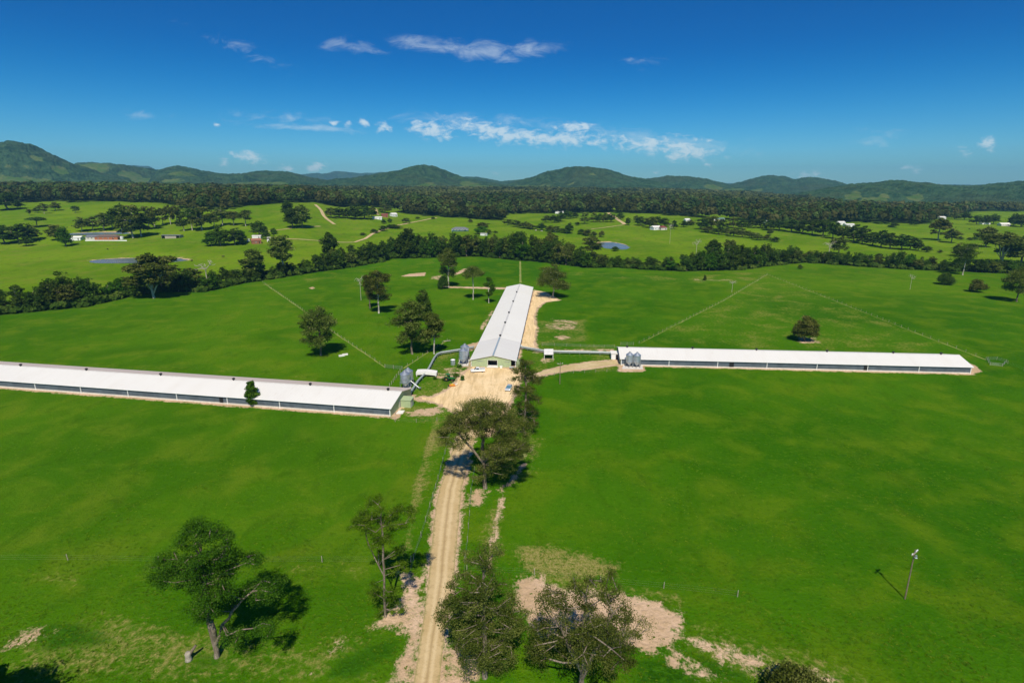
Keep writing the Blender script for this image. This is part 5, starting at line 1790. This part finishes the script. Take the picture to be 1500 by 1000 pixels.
conveyor('grey covered conveyor bending from the left shed to the middle shed', [(601, 580), (612.5, 562.5), (623, 551), (628.6, 543), (636, 528.5), (640, 523), (646, 520.5), (672, 516.2), (694, 511.8)])
conveyor('grey covered conveyor running straight from the middle shed to the right shed', [(761, 511.5), (797, 517.8), (820, 518.6), (880, 519.8), (899, 521.0)])


def crossing(label, pts, top, name='crossing_roof'):
    """low flat deck over the conveyor with a kerb on both long sides"""
    P = [at(*q) for q in pts]
    o = sum(P, Vector()) / len(P)
    r = thing(name, label, 'crossing', o)
    n = 8
    a0, b0, b1, a1 = P
    V, F = [], []
    for k in range(n + 1):
        f = k / n
        z = top + (.3 * math.sin(math.pi * f) if name == 'crossing_ramp' else 0)
        for (s_, e_) in ((a0, b0), (a1, b1)):
            q = s_ + (e_ - s_) * f - o
            V.append((q.x, q.y, z))
            V.append((q.x, q.y, z - (1.0 if name == 'crossing_ramp' else .25)))
    for k in range(n):
        i = k * 4
        F += [(i, i + 4, i + 6, i + 2), (i + 1, i + 3, i + 7, i + 5), (i, i + 1, i + 5, i + 4), (i + 2, i + 6, i + 7, i + 3)]
    F += [(0, 2, 3, 1), (n * 4, n * 4 + 1, n * 4 + 3, n * 4 + 2)]
    MB().add(V, F).build('deck', M['slab'], r)
    for q in P:
        qq = q - o
        MB().box(-.12, .12, -.12, .12, -.1, top - (1.01 if name == 'crossing_ramp' else .26)).build('pier', M['concrete'], r, loc=(qq.x * .93, qq.y * .9, 0))
    return r


crossing('long white curved crossing ramp over the left conveyor', [(609.5, 552), (639.5, 553.5), (641, 549.6), (612, 547.6)], 1.62, 'crossing_ramp')
crossing('square white crossing deck over the right conveyor', [(796.8, 527.0), (810.4, 527.0), (810.4, 519.5), (797, 519.5)], 2.35, 'crossing_deck')

# ------------------------------------------------------------------ small buildings in the yard
p = at(594.5, 597.5)
r = thing('control_shed', 'small pale green metal shed at the right end of the left shed', 'shed', p, SHED_L[1].x * 0 + math.atan2(-29.2, 157.8))
MB().box(-1.6, 1.6, 0, 2.8, 0, 2.3).build('wall', M['wall_green'], r)
MB().add([(-1.75, -.15, 2.32), (1.75, -.15, 2.32), (1.75, 2.95, 2.62), (-1.75, 2.95, 2.62), (-1.75, -.15, 2.40), (1.75, -.15, 2.40), (1.75, 2.95, 2.70), (-1.75, 2.95, 2.70)],
         [(3, 2, 1, 0), (4, 5, 6, 7), (0, 1, 5, 4), (1, 2, 6, 5), (2, 3, 7, 6), (3, 0, 4, 7)]).build('roof', M['wall_green'], r)
MB().box(1.603, 1.64, .6, 1.5, 0, 2.0).build('door', M['wall_pale'], r)
p = at(603.5, 593.5)
tag(MB().lathe([(.42, 0), (.45, .05), (.45, .45), (.47, .5), (.45, .55), (.45, 1.05), (.40, 1.12)], 16).build('drum', M['blue'], loc=p, smooth=False), 'blue plastic drum beside the small green shed', 'drum')
p = at(663.6, 534.5)
r = thing('water_tank', 'small pale grey round water tank left of the middle silos', 'water tank', p)
MB().lathe([(.85, 0)] + [(.85 + (.03 if k % 2 else 0), .1 + k * .19) for k in range(11)] + [(.85, 2.05)], 20).build('body', M['galv'], r)
MB().lathe([(.90, 2.054), (.5, 2.25), (.1, 2.32)], 20).build('lid', M['white'], r)
p = at(901, 526.5)
r = thing('egg_room', 'small white hut at the left end of the right shed', 'hut', p, math.atan2(-10.4, 124.6))
MB().box(-1.5, 1.5, 0, 4.0, 0, 2.3).build('wall', M['white'], r)
MB().box(-1.7, 1.7, -.2, 4.2, 2.304, 2.42).build('roof', M['roof_cream'], r)
MB().box(.2, 1.1, -.04, -.003, 0, 2.0).build('door', M['dark'], r)
for px_, py_, lab in ((734, 539.4, 'pale box standing at the foot of the middle gable wall'), (763, 508.5, 'white box beside the right wall of the middle shed')):
    p = at(px_, py_)
    r = thing('gas_box', lab, 'box', p)
    MB().box(-.45, .45, -.35, .35, 0, .8).build('cabinet', M['slab'], r, bevel=.03)
    MB().box(-.5, .5, -.4, .4, .804, .88).build('lid', M['white'], r)
p = at(749.5, 540.2)
r = thing('trolley', 'low blue grey trolley at the right of the green gable', 'trolley', p)
MB().box(-.9, .9, -.45, .45, .35, .75).build('tray', M['car_silver'], r, bevel=.03)
for sx in (-.6, .6):
    for sy in (-.4, .4):
        MB().lathe([(.05, -.05), (.18, -.05), (.18, .05), (.05, .05)], 12, axis='Y').build('wheel', M['tyre'], r, loc=(sx, sy, .18))

# ------------------------------------------------------------------ vehicles
def ring_y(profile, half):
    return [(x, y, z) for (x, z) in profile for y in (half,)]


def wheel(r, x, y, rad, w, hub='galv', hubmat=None):
    o = MB().lathe([(rad * .6, -w / 2), (rad * .94, -w / 2), (rad, -w / 3), (rad, w / 3), (rad * .94, w / 2), (rad * .6, w / 2)], 20, axis='Y').build('wheel', M['tyre'], r, smooth=False, loc=(x, y, rad))
    MB().lathe([(.03, -w / 2 - .01), (rad * .58, -w / 2 + .02), (rad * .58, w / 2 - .02), (.03, w / 2 + .01)], 16, axis='Y').build('rim', M[hub], o)
    return o


def car_body(r, body, cabin, W, paint, glass, taper=.80):
    """body: lower outline, cabin: upper outline, both in x, z"""
    lo = MB()
    n = len(body)
    rings = []
    for y, k in ((-W / 2, .93), (-W / 2 + .10, 1.0), (W / 2 - .10, 1.0), (W / 2, .93)):
        cx = sum(p_[0] for p_ in body) / n
        cz = sum(p_[1] for p_ in body) / n
        rings.append([(cx + (x - cx) * (1 if k == 1 else .985), y, cz + (z - cz) * k) for x, z in body])
    lo.loft(rings).build('body', paint, r, bevel=0)
    zb = min(z for x, z in cabin)
    zt = max(z for x, z in cabin)
    rings = []
    for s_ in (-1, 1):
        rings.append([(x, s_ * (W / 2 - .06 - (W / 2) * (1 - taper) * (z - zb) / (zt - zb)), z) for x, z in cabin])
    MB().loft(rings).build('cab', paint, r)
    return zb, zt


def side_glass(r, cabin_q, W, glass, zb, zt, taper=.80):
    for s_ in (-1, 1):
        f = lambda z: s_ * (W / 2 - .06 - (W / 2) * (1 - taper) * (z - zb) / (zt - zb) + .012)
        MB().add([(x, f(z), z) for x, z in cabin_q] + [(x, f(z) - s_ * .03, z) for x, z in cabin_q],
                 [(0, 1, 2, 3), (7, 6, 5, 4)] + [(k, 4 + k, 4 + (k + 1) % 4, (k + 1) % 4) for k in range(4)]).build('side_window', M[glass], r)


# white ute with a dark tray, bonnet towards the left
p = at(700, 545)
ute = thing('parked_ute', 'white pickup with a dark tray parked by the middle shed gable', 'pickup', p, math.pi + R(9))
W = 1.86
zb, zt = car_body(ute, [(-2.6, .42), (-2.6, .98), (-.55, .98), (.6, 1.02), (2.35, .95), (2.58, .75), (2.6, .42)], [(-.62, .99), (-.50, 1.72), (.55, 1.74), (1.25, 1.01)], W, M['car_white'], 'glass')
MB().add([(.62, -.72, 1.70), (.62, .72, 1.70), (1.24, .82, 1.07), (1.24, -.82, 1.07)], [(0, 1, 2, 3)]).build('windscreen', M['glass'], ute)
MB().add([(-.60, -.76, 1.12), (-.60, .76, 1.12), (-.53, .68, 1.62), (-.53, -.68, 1.62)], [(0, 1, 2, 3)]).build('rear_window', M['glass'], ute)
side_glass(ute, [(-.42, 1.10), (1.0, 1.10), (.50, 1.64), (-.38, 1.64)], W, 'glass', zb, zt)
MB().box(-2.52, -.68, -.82, .82, .984, 1.0).build('tray_floor', M['dark'], ute)
tr = MB().box(-2.6, -.66, -.93, -.84, .984, 1.32).box(-2.6, -.66, .84, .93, .984, 1.32).box(-2.6, -2.52, -.83, .83, .984, 1.32)
tr.build('tray_sides', M['car_white'], ute)
for x in (-1.55, 1.65):
    for y in (-.80, .80):
        wheel(ute, x, y, .37, .24)
for y in (-.62, .62):
    MB().box(2.56, 2.615, y - .18, y + .18, .70, .84).build('headlight', M['insul'], ute)
MB().box(2.58, 2.68, -.85, .85, .40, .58).build('bumper', M['steel'], ute)

# silver hatchback facing the viewer
p = at(745.2, 571)
car = thing('parked_car', 'small silver car with blue glass parked at the right of the dirt yard', 'car', p, R(-103))
W = 1.72
zb, zt = car_body(car, [(-2.0, .38), (-2.05, .95), (-1.5, .98), (.8, .98), (1.9, .84), (2.08, .62), (2.06, .36)], [(-1.98, .96), (-1.55, 1.44), (.05, 1.46), (1.0, .97)], W, M['car_silver'], 'glass', .78)
MB().add([(.12, -.63, 1.43), (.12, .63, 1.43), (.98, .74, 1.0), (.98, -.74, 1.0)], [(0, 1, 2, 3)]).build('windscreen', M['glass_blue'], car)
MB().add([(-1.98, -.72, 1.03), (-1.98, .72, 1.03), (-1.60, .62, 1.42), (-1.60, -.62, 1.42)], [(0, 1, 2, 3)]).build('rear_window', M['glass_blue'], car)
side_glass(car, [(-1.6, 1.06), (.72, 1.06), (.05, 1.38), (-1.4, 1.38)], W, 'glass_blue', zb, zt, .78)
for x in (-1.25, 1.3):
    for y in (-.74, .74):
        wheel(car, x, y, .31, .2)
for y in (-.58, .58):
    MB().box(2.0, 2.09, y - .17, y + .17, .62, .76).build('headlight', M['insul'], car)

# green tractor with yellow wheels
p = at(658, 558)
tr = thing('farm_tractor', 'green tractor with yellow wheel hubs on grass left of the yard', 'tractor', p, R(-20))
MB().box(.2, 2.0, -.38, .38, .85, 1.45).build('bonnet', M['green_paint'], tr, bevel=.08)
MB().box(-1.0, .2, -.5, .5, .7, 1.15).build('chassis', M['green_paint'], tr, bevel=.05)
cb = MB()
for (x, y) in ((-.95, -.6), (-.95, .6), (.15, -.55), (.15, .55)):
    cb.tube((x, y, 1.1), (x * .9, y * .9, 2.35), .05, n=6)
cb.build('cab_frame', M['green_paint'], tr)
MB().box(-1.1, .25, -.7, .7, 2.35, 2.47).build('cab_roof', M['green_paint'], tr, bevel=.04)
MB().box(-.75, -.35, -.28, .28, 1.155, 1.3).box(-.85, -.756, -.28, .28, 1.155, 1.75).build('seat', M['yellow_paint'], tr)
for y in (-.85, .85):
    wheel(tr, -.6, y, .78, .46, 'yellow_paint')
    wheel(tr, 1.5, y * .85, .45, .3, 'yellow_paint')
    MB().box(-1.2, .05, y - .28, y + .28, 1.575, 1.63).build('mudguard', M['green_paint'], tr)
MB().tube((1.2, -.2, 1.45), (1.2, -.2, 2.1), .05, n=8).build('exhaust', M['dark'], tr)
p = at(662.5, 566)
im = thing('mower_deck', 'orange and white slasher mower at the left edge of the dirt yard', 'mower', p, R(15))
MB().box(-1.0, 1.0, -.7, .7, .25, .55).build('deck', M['orange_paint'], im, bevel=.06)
MB().lathe([(.35, .55), (.3, .8), (.1, .86)], 12).build('gearbox', M['yellow_paint'], im)
MB().tube((.9, -.5, .5), (1.9, 0, .75), .06, n=6).tube((.9, .5, .5), (1.9, 0, .75), .06, n=6).build('hitch', M['white'], im)
MB().lathe([(.05, -.08), (.25, -.08), (.25, .08), (.05, .08)], 12, axis='Y').build('wheel', M['tyre'], im, loc=(-1.25, 0, .25))
for (bx, by, w_, h_, lab) in ((652.5, 557.5, 2.6, 1.5, 'low leafy shrub left of the green tractor'), (677.5, 557.5, 1.9, 2.0, 'small round dark green shrub on the left edge of the yard'), (668, 552, 2.6, 1.3, 'low green shrub behind the green tractor'),
                              (637.5, 556, 1.2, 1.0, 'tiny green shrub by the white crossing ramp'), (673, 538, 2.4, 1.2, 'low pale shrub in front of the middle silos')):
    tm, cm = style_tree('shrub', 'round', h_, w_, M['leaf_green'], M['bark'], 700 + int(bx), .25, .3)
    plant('shrub', lab, 'shrub', tm, cm, at(bx, by))
for k, (bx, by, lab) in enumerate(((500.5, 522, 'larger white stone trough lying on grass beside the broad gum'), (505.5, 520.5, 'smaller white stone trough lying behind the larger one'))):
    p = at(bx, by)
    r = thing('stone_trough', lab, 'trough', p, .5)
    m = MB().box(-1.1, 1.1, -.4, -.28, 0, .6).box(-1.1, 1.1, .28, .4, 0, .6).box(-1.1, -.98, -.277, .277, 0, .6).box(.98, 1.1, -.277, .277, 0, .6).box(-.977, .977, -.277, .277, 0, .15)
    m.build('basin', M['slab'], r)
p = at(655, 500.5)
tag(MB().tube((-1.6, -.3, .25), (1.5, .5, .3), .22, .16, 9).tube((.4, .2, .3), (1.0, 1.0, .6), .1, .05, 7).build('fallen_log', M['wood'], loc=p, smooth=True), 'pale fallen log lying in grass left of the middle shed', 'log')
p = at(277, 968)
r = thing('tree_stump', 'split grey stump with a dark hollow left of the big dark gum', 'stump', p)
MB().lathe([(.55, -.1), (.45, .25), (.38, .8), (.42, 1.1), (.30, 1.35), (.1, 1.3)], 10).build('trunk', M['wood'], r, smooth=True)
MB().tube((.1, .1, .8), (.9, .7, 1.9), .3, .16, 8).build('broken_limb', M['bark'], r, smooth=True)

# ------------------------------------------------------------------ fences
def fence(label, pts, spacing=4.0, wires=4, h=1.15, pr=.07, posts=True, strip=0.0, rails=False, mat='wood'):
    P = [at(*q) for q in pts]
    o = P[0].copy()
    r = thing('rail_fence' if rails else 'wire_fence', label, 'fence', o)
    w = MB()
    pos = []
    for a, b in zip(P[:-1], P[1:]):
        ln = (b - a).length
        n = max(1, int(ln / spacing))
        for k in range(n):
            pos.append(a + (b - a) * k / n - o)
        for z in (np.linspace(.25, h - .1, wires)):
            if rails:
                w.tube(a - o + Vector((0, 0, z)), b - o + Vector((0, 0, z)), .026, n=5)
            else:
                w.tube(a - o + Vector((0, 0, z)), b - o + Vector((0, 0, z)), .006, n=3, caps=False)
    pos.append(P[-1] - o)
    w.build('rail' if rails else 'wire', M['steel'] if rails else M['wire'], r)
    pos = pos[:100]
    proto = None
    for q in pos:
        if proto is None:
            proto = MB().tube((0, 0, -.2), (0, 0, h + .1), pr, pr * .85, 6).build('post', M[mat], r)
            c = proto
        else:
            c = proto.copy()
            COL.objects.link(c)
            c.parent = r
        c.location = q
        c.rotation_euler = (rnd.uniform(-.05, .05), rnd.uniform(-.05, .05), rnd.uniform(0, 3))
    return r


fence('wire fence along the left side of the gravel road', [(662, 626), (652, 666), (642, 702), (630, 745), (617, 788), (606, 822), (599, 850)], 4, 5, 1.2, .06)
fence('wire fence along the right side of the gravel road', [(695, 690), (690, 722), (685, 795), (681, 824), (681, 850)], 4, 5, 1.2, .06)
fence('wire fence with pale posts crossing the lower left paddock', [(-40, 822), (100, 822), (233, 823), (367, 823.5), (472, 824), (602, 825)], 13, 3, 1.2, .08, mat='wood')
fence('wire fence with pale posts crossing below the right paddock', [(684, 836), (783, 843), (880, 853), (972, 864), (1080, 875)], 16, 3, 1.2, .07, mat='wood')
fence('diagonal fence from the creek corner down to the left gate', [(385, 414), (440, 452), (500, 495), (564, 538)], 5, 4)
fence('steel rail gate section where the left fences meet', [(564, 538.5), (589, 541.5)], 3, 4, 1.4, .09, rails=True)
fence('short pale fence from the rail gate to the left shed', [(589, 541.5), (581, 553), (571, 567)], 2.5, 4, 1.3, .1)
fence('fence from the rail gate towards the middle shed', [(589, 541.5), (626, 517.5), (655, 500)], 4, 4)
fence('straight fence from the middle shed to the creek', [(762.3, 414), (762, 398), (762, 383)], 5, 4)
fence('diagonal fence rising from the right shed to the paddock corner', [(936, 503.5), (1000, 471), (1060, 440.5), (1124, 402.5)], 5, 4)
fence('long fence falling from the paddock corner to the right edge', [(1124, 402.5), (1220, 440), (1340, 487), (1444, 527)], 5, 4)
fence('short fence leaving the frame right of the cattle yards', [(1476, 533), (1500, 543), (1540, 560)], 5, 4)
fence('steel rail cattle yard right of the right shed', [(1446, 527), (1460, 527), (1474, 531), (1468, 537), (1450, 535), (1446, 527)], 3, 3, 1.2, .06, rails=True)
fence('low fence by the corner post below the left shed', [(579, 607), (579, 618.5), (610, 619.5), (640, 617.5), (660, 617)], 4, 4)
fence('short fence on the right edge of the dirt yard', [(758, 577), (750, 592), (742, 606)], 3, 4, 1.1, .06)
fence('fence beside the track leading to the right shed', [(785, 556), (812, 550), (840, 546.5), (905, 544)], 4, 4)
fence('steel rails behind the right conveyor', [(794, 506), (830, 507.5), (870, 509), (900, 509.5)], 4, 3, 1.2, .06, rails=True)
fence('steel rails behind the left end of the right shed', [(909, 505.8), (928, 505.5)], 2.5, 3, 1.3, .06, rails=True)
for i, (pts, w) in enumerate([([(388, 416), (440, 452), (500, 495), (564, 538)], .6), ([(591, 540), (626, 517), (655, 499)], .7), ([(762.3, 414), (762, 383)], 1.6), ([(938, 503), (1000, 471), (1060, 440.5), (1124, 402.5)], .45),
                              ([(1124, 402.5), (1220, 440), (1340, 487)], .45), ([(1340, 487), (1444, 527)], .6), ([(400, 418), (386, 417)], 1.0)]):
    line_ribbon('worn_path', pts, w, M['drystrip'], .03, 40 + i, .25)

# ------------------------------------------------------------------ power poles
def pole(label, px, py, H_, fat=.16, transformer=True, rz=.6):
    p = at(px, py)
    r = thing('power_pole', label, 'power pole', p, rz)
    MB().tube((0, 0, -.3), (0, 0, H_), fat, fat * .68, 10).build('pole', M['pole'], r)
    arm = MB().box(-1.0, 1.0, -.07, .07, H_ - .75, H_ - .61).build('crossarm', M['wood'], r)
    for x in (-.85, 0, .85):
        MB().lathe([(.04, 0), (.09, .05), (.05, .10), (.09, .15), (.05, .22)], 8).build('insulator', M['insul'], arm, loc=(x, 0, H_ - .606))
    if transformer:
        MB().lathe([(.02, 0), (.26, .02), (.15, .1), (.15, .40), (.13, .45), (.02, .47)], 14, (.0, -.28, H_ - 1.35)).build('transformer', M['galv'], r)
        MB().box(-.35, .35, -.30, -.2, H_ - .1, H_ + .02).build('switch_bracket', M['insul'], r)
    return r


pole('tall dark timber power pole with white fittings alone in the right paddock', 1325, 879, 9.3, .115)
pole('small timber power pole beside the track to the right shed', 820, 563, 8.0, .14, False, .3)

# ------------------------------------------------------------------ houses beyond the creek
def house(name, label, px, py, wm, dm, hw, hr, rz, wall, roof, hip=False, windows=3, verandah=False, cat='house', door=True, open_front=False, parts=True):
    p = at(px, py)
    r = thing(name, label, cat, p + Vector((0, 0, .05)), rz)
    a, b = wm / 2, dm / 2
    if open_front:
        MB().box(-a, a, b - .15, b, -1, hw).box(-a, -a + .15, -b, b - .153, -1, hw).box(a - .15, a, -b, b - .153, -1, hw).box(-a * .62, a * .62, -b + .2, -b + .35, -1, hw).build('wall', M[wall], r)
    else:
        MB().box(-a, a, -b, b, -1.2, hw).build('wall', M[wall], r)
    o = .45
    m = MB()
    i = (b * .9 if hip else 0)
    z0, z1 = hw + .004, hw + hr
    m.add([(-a - o, -b - o, z0), (a + o, -b - o, z0), (a + o, b + o, z0), (-a - o, b + o, z0), (-a - o + i, 0, z1), (a + o - i, 0, z1)], [(0, 3, 2, 1), (0, 1, 5, 4), (2, 3, 4, 5), (1, 2, 5), (3, 0, 4)])
    m.build('roof', M[roof], r)
    if parts:
        for k in range(windows):
            x = -a + wm * (k + .7) / (windows + .6)
            f = MB().box(x - .62, x + .62, -b - .06, -b - .003, .85, 2.05).build('window', M['white'], r)
            MB().box(x - .5, x + .5, -b - .09, -b - .063, .95, 1.95).build('pane', M['glass'], f)
        if door:
            x = a - wm * .2
            MB().box(x - .45, x + .45, -b - .08, -b - .003, 0, 2.05).build('door', M['dark'], r)
    if verandah:
        MB().box(-a, a, -b - 2.4, -b - .48, hw - .35, hw - .25).build('verandah_roof', M[roof], r)
        for k in range(4):
            MB().tube((0, 0, 0), (0, 0, hw - .36), .07, n=6).build('verandah_post', M['white'], r, loc=(-a + .2 + k * (wm - .4) / 3, -b - 2.3, 0))
    return r


house('garage', 'white garage with a pale arched roof left of the brick homestead', 113.5, 351.5, 11, 8, 2.6, 1.6, .1, 'white', 'roof_cream', windows=0, cat='garage')
house('garden_shed', 'small white shed beside the dark green tree by the homestead', 103, 352, 5, 5, 2.2, .6, .1, 'white', 'roof_cream', windows=0, cat='shed')
house('homestead', 'low orange brick homestead with dark roof behind a white wall', 160, 350.5, 24, 10, 2.8, 2.0, .05, 'brick', 'roof_brown', True, 4)
house('homestead_wing', 'grey wing with a dark roof left of the brick homestead', 139, 350.5, 14, 8, 2.6, 1.8, .05, 'wall_pale', 'roof_grey', False, 3, cat='house')
P = [at(125, 353.2), at(186, 353.2)]
tag(MB().box(0, (P[1] - P[0]).length, -.1, .1, -.8, 1.1, Matrix.Rotation(math.atan2(P[1].y - P[0].y, P[1].x - P[0].x), 4, 'Z')).build('garden_wall', M['white'], loc=P[0]), 'long low white garden wall in front of the brick homestead', 'wall')
p = at(178, 350.3)
r = thing('water_tank', 'white water tank at the right end of the brick homestead', 'water tank', p)
MB().lathe([(2.2, -.8), (2.2, 2.6)], 20).build('body', M['white'], r)
MB().lathe([(2.3, 2.604), (1.2, 3.0), (.2, 3.15)], 20).build('lid', M['white'], r)
house('open_shed', 'long grey farm shed with dark open bays at both ends', 253, 348.5, 20, 8, 2.9, .5, -.02, 'wood', 'roof_grey', windows=0, cat='shed', door=False, open_front=True)
house('cottage', 'rusty red cottage with a white roof patch among trees', 375.5, 356.5, 9, 8, 3.0, 2.2, .5, 'rust', 'rust', windows=1, cat='house')
house('lean_to_shed', 'white roofed lean-to shed behind the rusty cottage', 377, 349.5, 9, 6, 2.8, .8, .1, 'white', 'roof_cream', windows=0, cat='shed')
house('carport', 'dark open carport with pale roof right of the rusty cottage', 400, 351.5, 10, 7, 2.6, .5, .1, 'dark', 'roof_cream', windows=0, cat='carport', door=False, open_front=True)
for k, (bx, by, lab) in enumerate(((364, 353.5, 'white water tank left of the rusty cottage'), (393, 354, 'small white water tank between the rusty cottage and carport'))):
    p = at(bx, by)
    r = thing('water_tank', lab, 'water tank', p)
    MB().lathe([(1.6 - k * .4, -.8), (1.6 - k * .4, 2.3)], 18).build('body', M['white'], r)
    MB().lathe([(1.7 - k * .4, 2.304), (.2, 2.8)], 18).build('lid', M['white'], r)
house('farm_shed', 'low white farm sheds roof left of the dark red barn', 553, 321, 14, 8, 2.8, 1.0, .1, 'white', 'roof_cream', windows=0, cat='shed')
house('barn', 'dark red roofed barn at the end of the dirt track', 563.5, 318, 10, 8, 3.2, 2.4, .3, 'rust', 'roof_red', windows=0, cat='barn')
house('farm_house', 'white gabled house highest on the slope right of the red barn', 576.5, 317, 10, 8, 3.2, 2.6, .8, 'white', 'roof_white', windows=2)
house('bungalow', 'modern white house with a wide grey hipped roof beyond the creek', 674, 338.5, 22, 12, 2.8, 2.4, .05, 'white', 'roof_grey', True, 5, True)
house('garden_shed', 'small white shed right of the grey roofed house', 709, 345, 8, 4, 2.2, .5, -.35, 'white', 'roof_white', windows=0, cat='shed')
house('farm_shed', 'long white roofed shed at the forest edge above the pond', 819, 312.5, 16, 8, 3.0, 1.0, 0, 'white', 'roof_white', windows=0, cat='shed')
house('farm_house', 'white gabled house by the dark trees right of the pond', 960, 336.5, 12, 9, 3.0, 2.4, .4, 'white', 'roof_white', windows=2)
house('farm_house', 'small dark red roofed house right of the white gabled house', 970.5, 336.5, 9, 8, 3.0, 2.4, .3, 'wall_pale', 'roof_red', True, 2)
house('farm_house', 'tiny white house left of the green roofed shed', 1006, 325, 8, 7, 3.0, 2.2, .3, 'white', 'roof_white', windows=2)
house('farm_shed', 'long green roofed shed among the trees right of centre', 1052, 323.5, 18, 9, 3.2, 1.6, .05, 'wall_pale', 'roof_green', windows=0, cat='shed')
house('farm_house', 'white steep roofed house showing between the right tree line gums', 1123, 328, 9, 8, 3.0, 3.0, .7, 'white', 'roof_white', windows=1)
house('farm_house', 'left white house of the pair above the right tree line', 1231, 329, 11, 8, 3.0, 2.2, .2, 'white', 'roof_white', windows=2)
house('farm_shed', 'right white shed of the pair above the right tree line', 1243, 332, 14, 9, 3.0, 1.6, .1, 'white', 'roof_white', windows=0, cat='shed')
house('farm_house', 'white house behind the pinkish brown gum', 1379, 321, 12, 8, 3.0, 2.2, .2, 'white', 'roof_white', windows=2)
house('farm_shed', 'flat white roofed shed left of the far right house', 1442, 328.5, 14, 8, 2.6, .6, 0, 'white', 'roof_white', windows=0, cat='shed')
house('farm_house', 'cream house furthest right beyond the big pale limbed gum', 1470, 331, 16, 9, 3.0, 2.2, .05, 'wall_pale', 'roof_cream', windows=3)

# ------------------------------------------------------------------ cattle
def cow(label, px, py, mat, rz):
    p = at(px, py)
    r = thing('cow', label, 'cow', p, rz, 'cattle grazing beyond the creek')
    sec = [(-1.05, 1.12, .16, .22), (-.95, 1.08, .30, .34), (-.5, 1.02, .36, .40), (.1, .98, .37, .43), (.6, 1.02, .33, .42), (.92, 1.08, .22, .32), (1.2, 1.05, .14, .19), (1.45, .85, .13, .16), (1.62, .60, .12, .13), (1.78, .38, .07, .08)]
    rings = []
    for x, z, ry, rz_ in sec:
        rings.append([(x, ry * math.cos(t), z + rz_ * math.sin(t)) for t in np.arange(10) * 2 * math.pi / 10])
    m = MB().loft(rings)
    for (x, bx_) in ((.68, 0.0), (-.82, -.14)):
        for y in (-.2, .2):
            m.tube((x, y, .85), (x + bx_, y, .42), .13, .07, 7).tube((x + bx_, y, .44), (x + bx_ * .3, y, 0), .07, .055, 7)
    m.tube((-1.05, 0, 1.2), (-1.18, 0, .5), .04, .03, 5)
    for y in (-1, 1):
        m.tube((1.42, y * .10, .98), (1.38, y * .30, .96), .06, .02, 5)
    m.build('body', M[mat], r, smooth=True)
    return r


for lab, bx, by, mt, rz in (('dark cow grazing above the left end of the dam', 158, 366, 'cow_dark', 2.6), ('black cow standing right of the dam nearest the cottage', 327, 377, 'cow_dark', 0.2), ('dark cow facing away near the right tip of the dam', 281, 383, 'cow_dark', 1.5),
                            ('white cow leftmost of three along the scrub hedge', 785, 338.5, 'cow_pale', .2), ('white cow in the middle of three along the scrub hedge', 793.5, 339.5, 'cow_pale', 3.0), ('white cow rightmost of three along the scrub hedge', 812, 341, 'cow_pale', .1),
                            ('dark cow left of two in the far right field', 1400, 334, 'cow_dark', .3), ('dark cow right of two in the far right field', 1420, 336, 'cow_dark', 2.9)):
    cow(lab, bx, by, mt, rz)

# ------------------------------------------------------------------ air
HZ = 7.0e-5
hm = bpy.data.materials.new("haze_air")
hm.use_nodes = True
ht = NT(hm.node_tree)
hm.node_tree.nodes.remove(hm.node_tree.nodes['Principled BSDF'])
pv = ht.new('ShaderNodeVolumePrincipled')
pv.inputs['Color'].default_value = (.30, .72, 1.0, 1)
pv.inputs['Density'].default_value = HZ
pv.inputs['Anisotropy'].default_value = 0.1
ht.l.new(pv.outputs[0], hm.node_tree.nodes['Material Output'].inputs['Volume'])
hz = MB().box(-12000, 12000, -300, 12500, -40, 480).build('haze', hm)
tag(hz, kind='stuff')
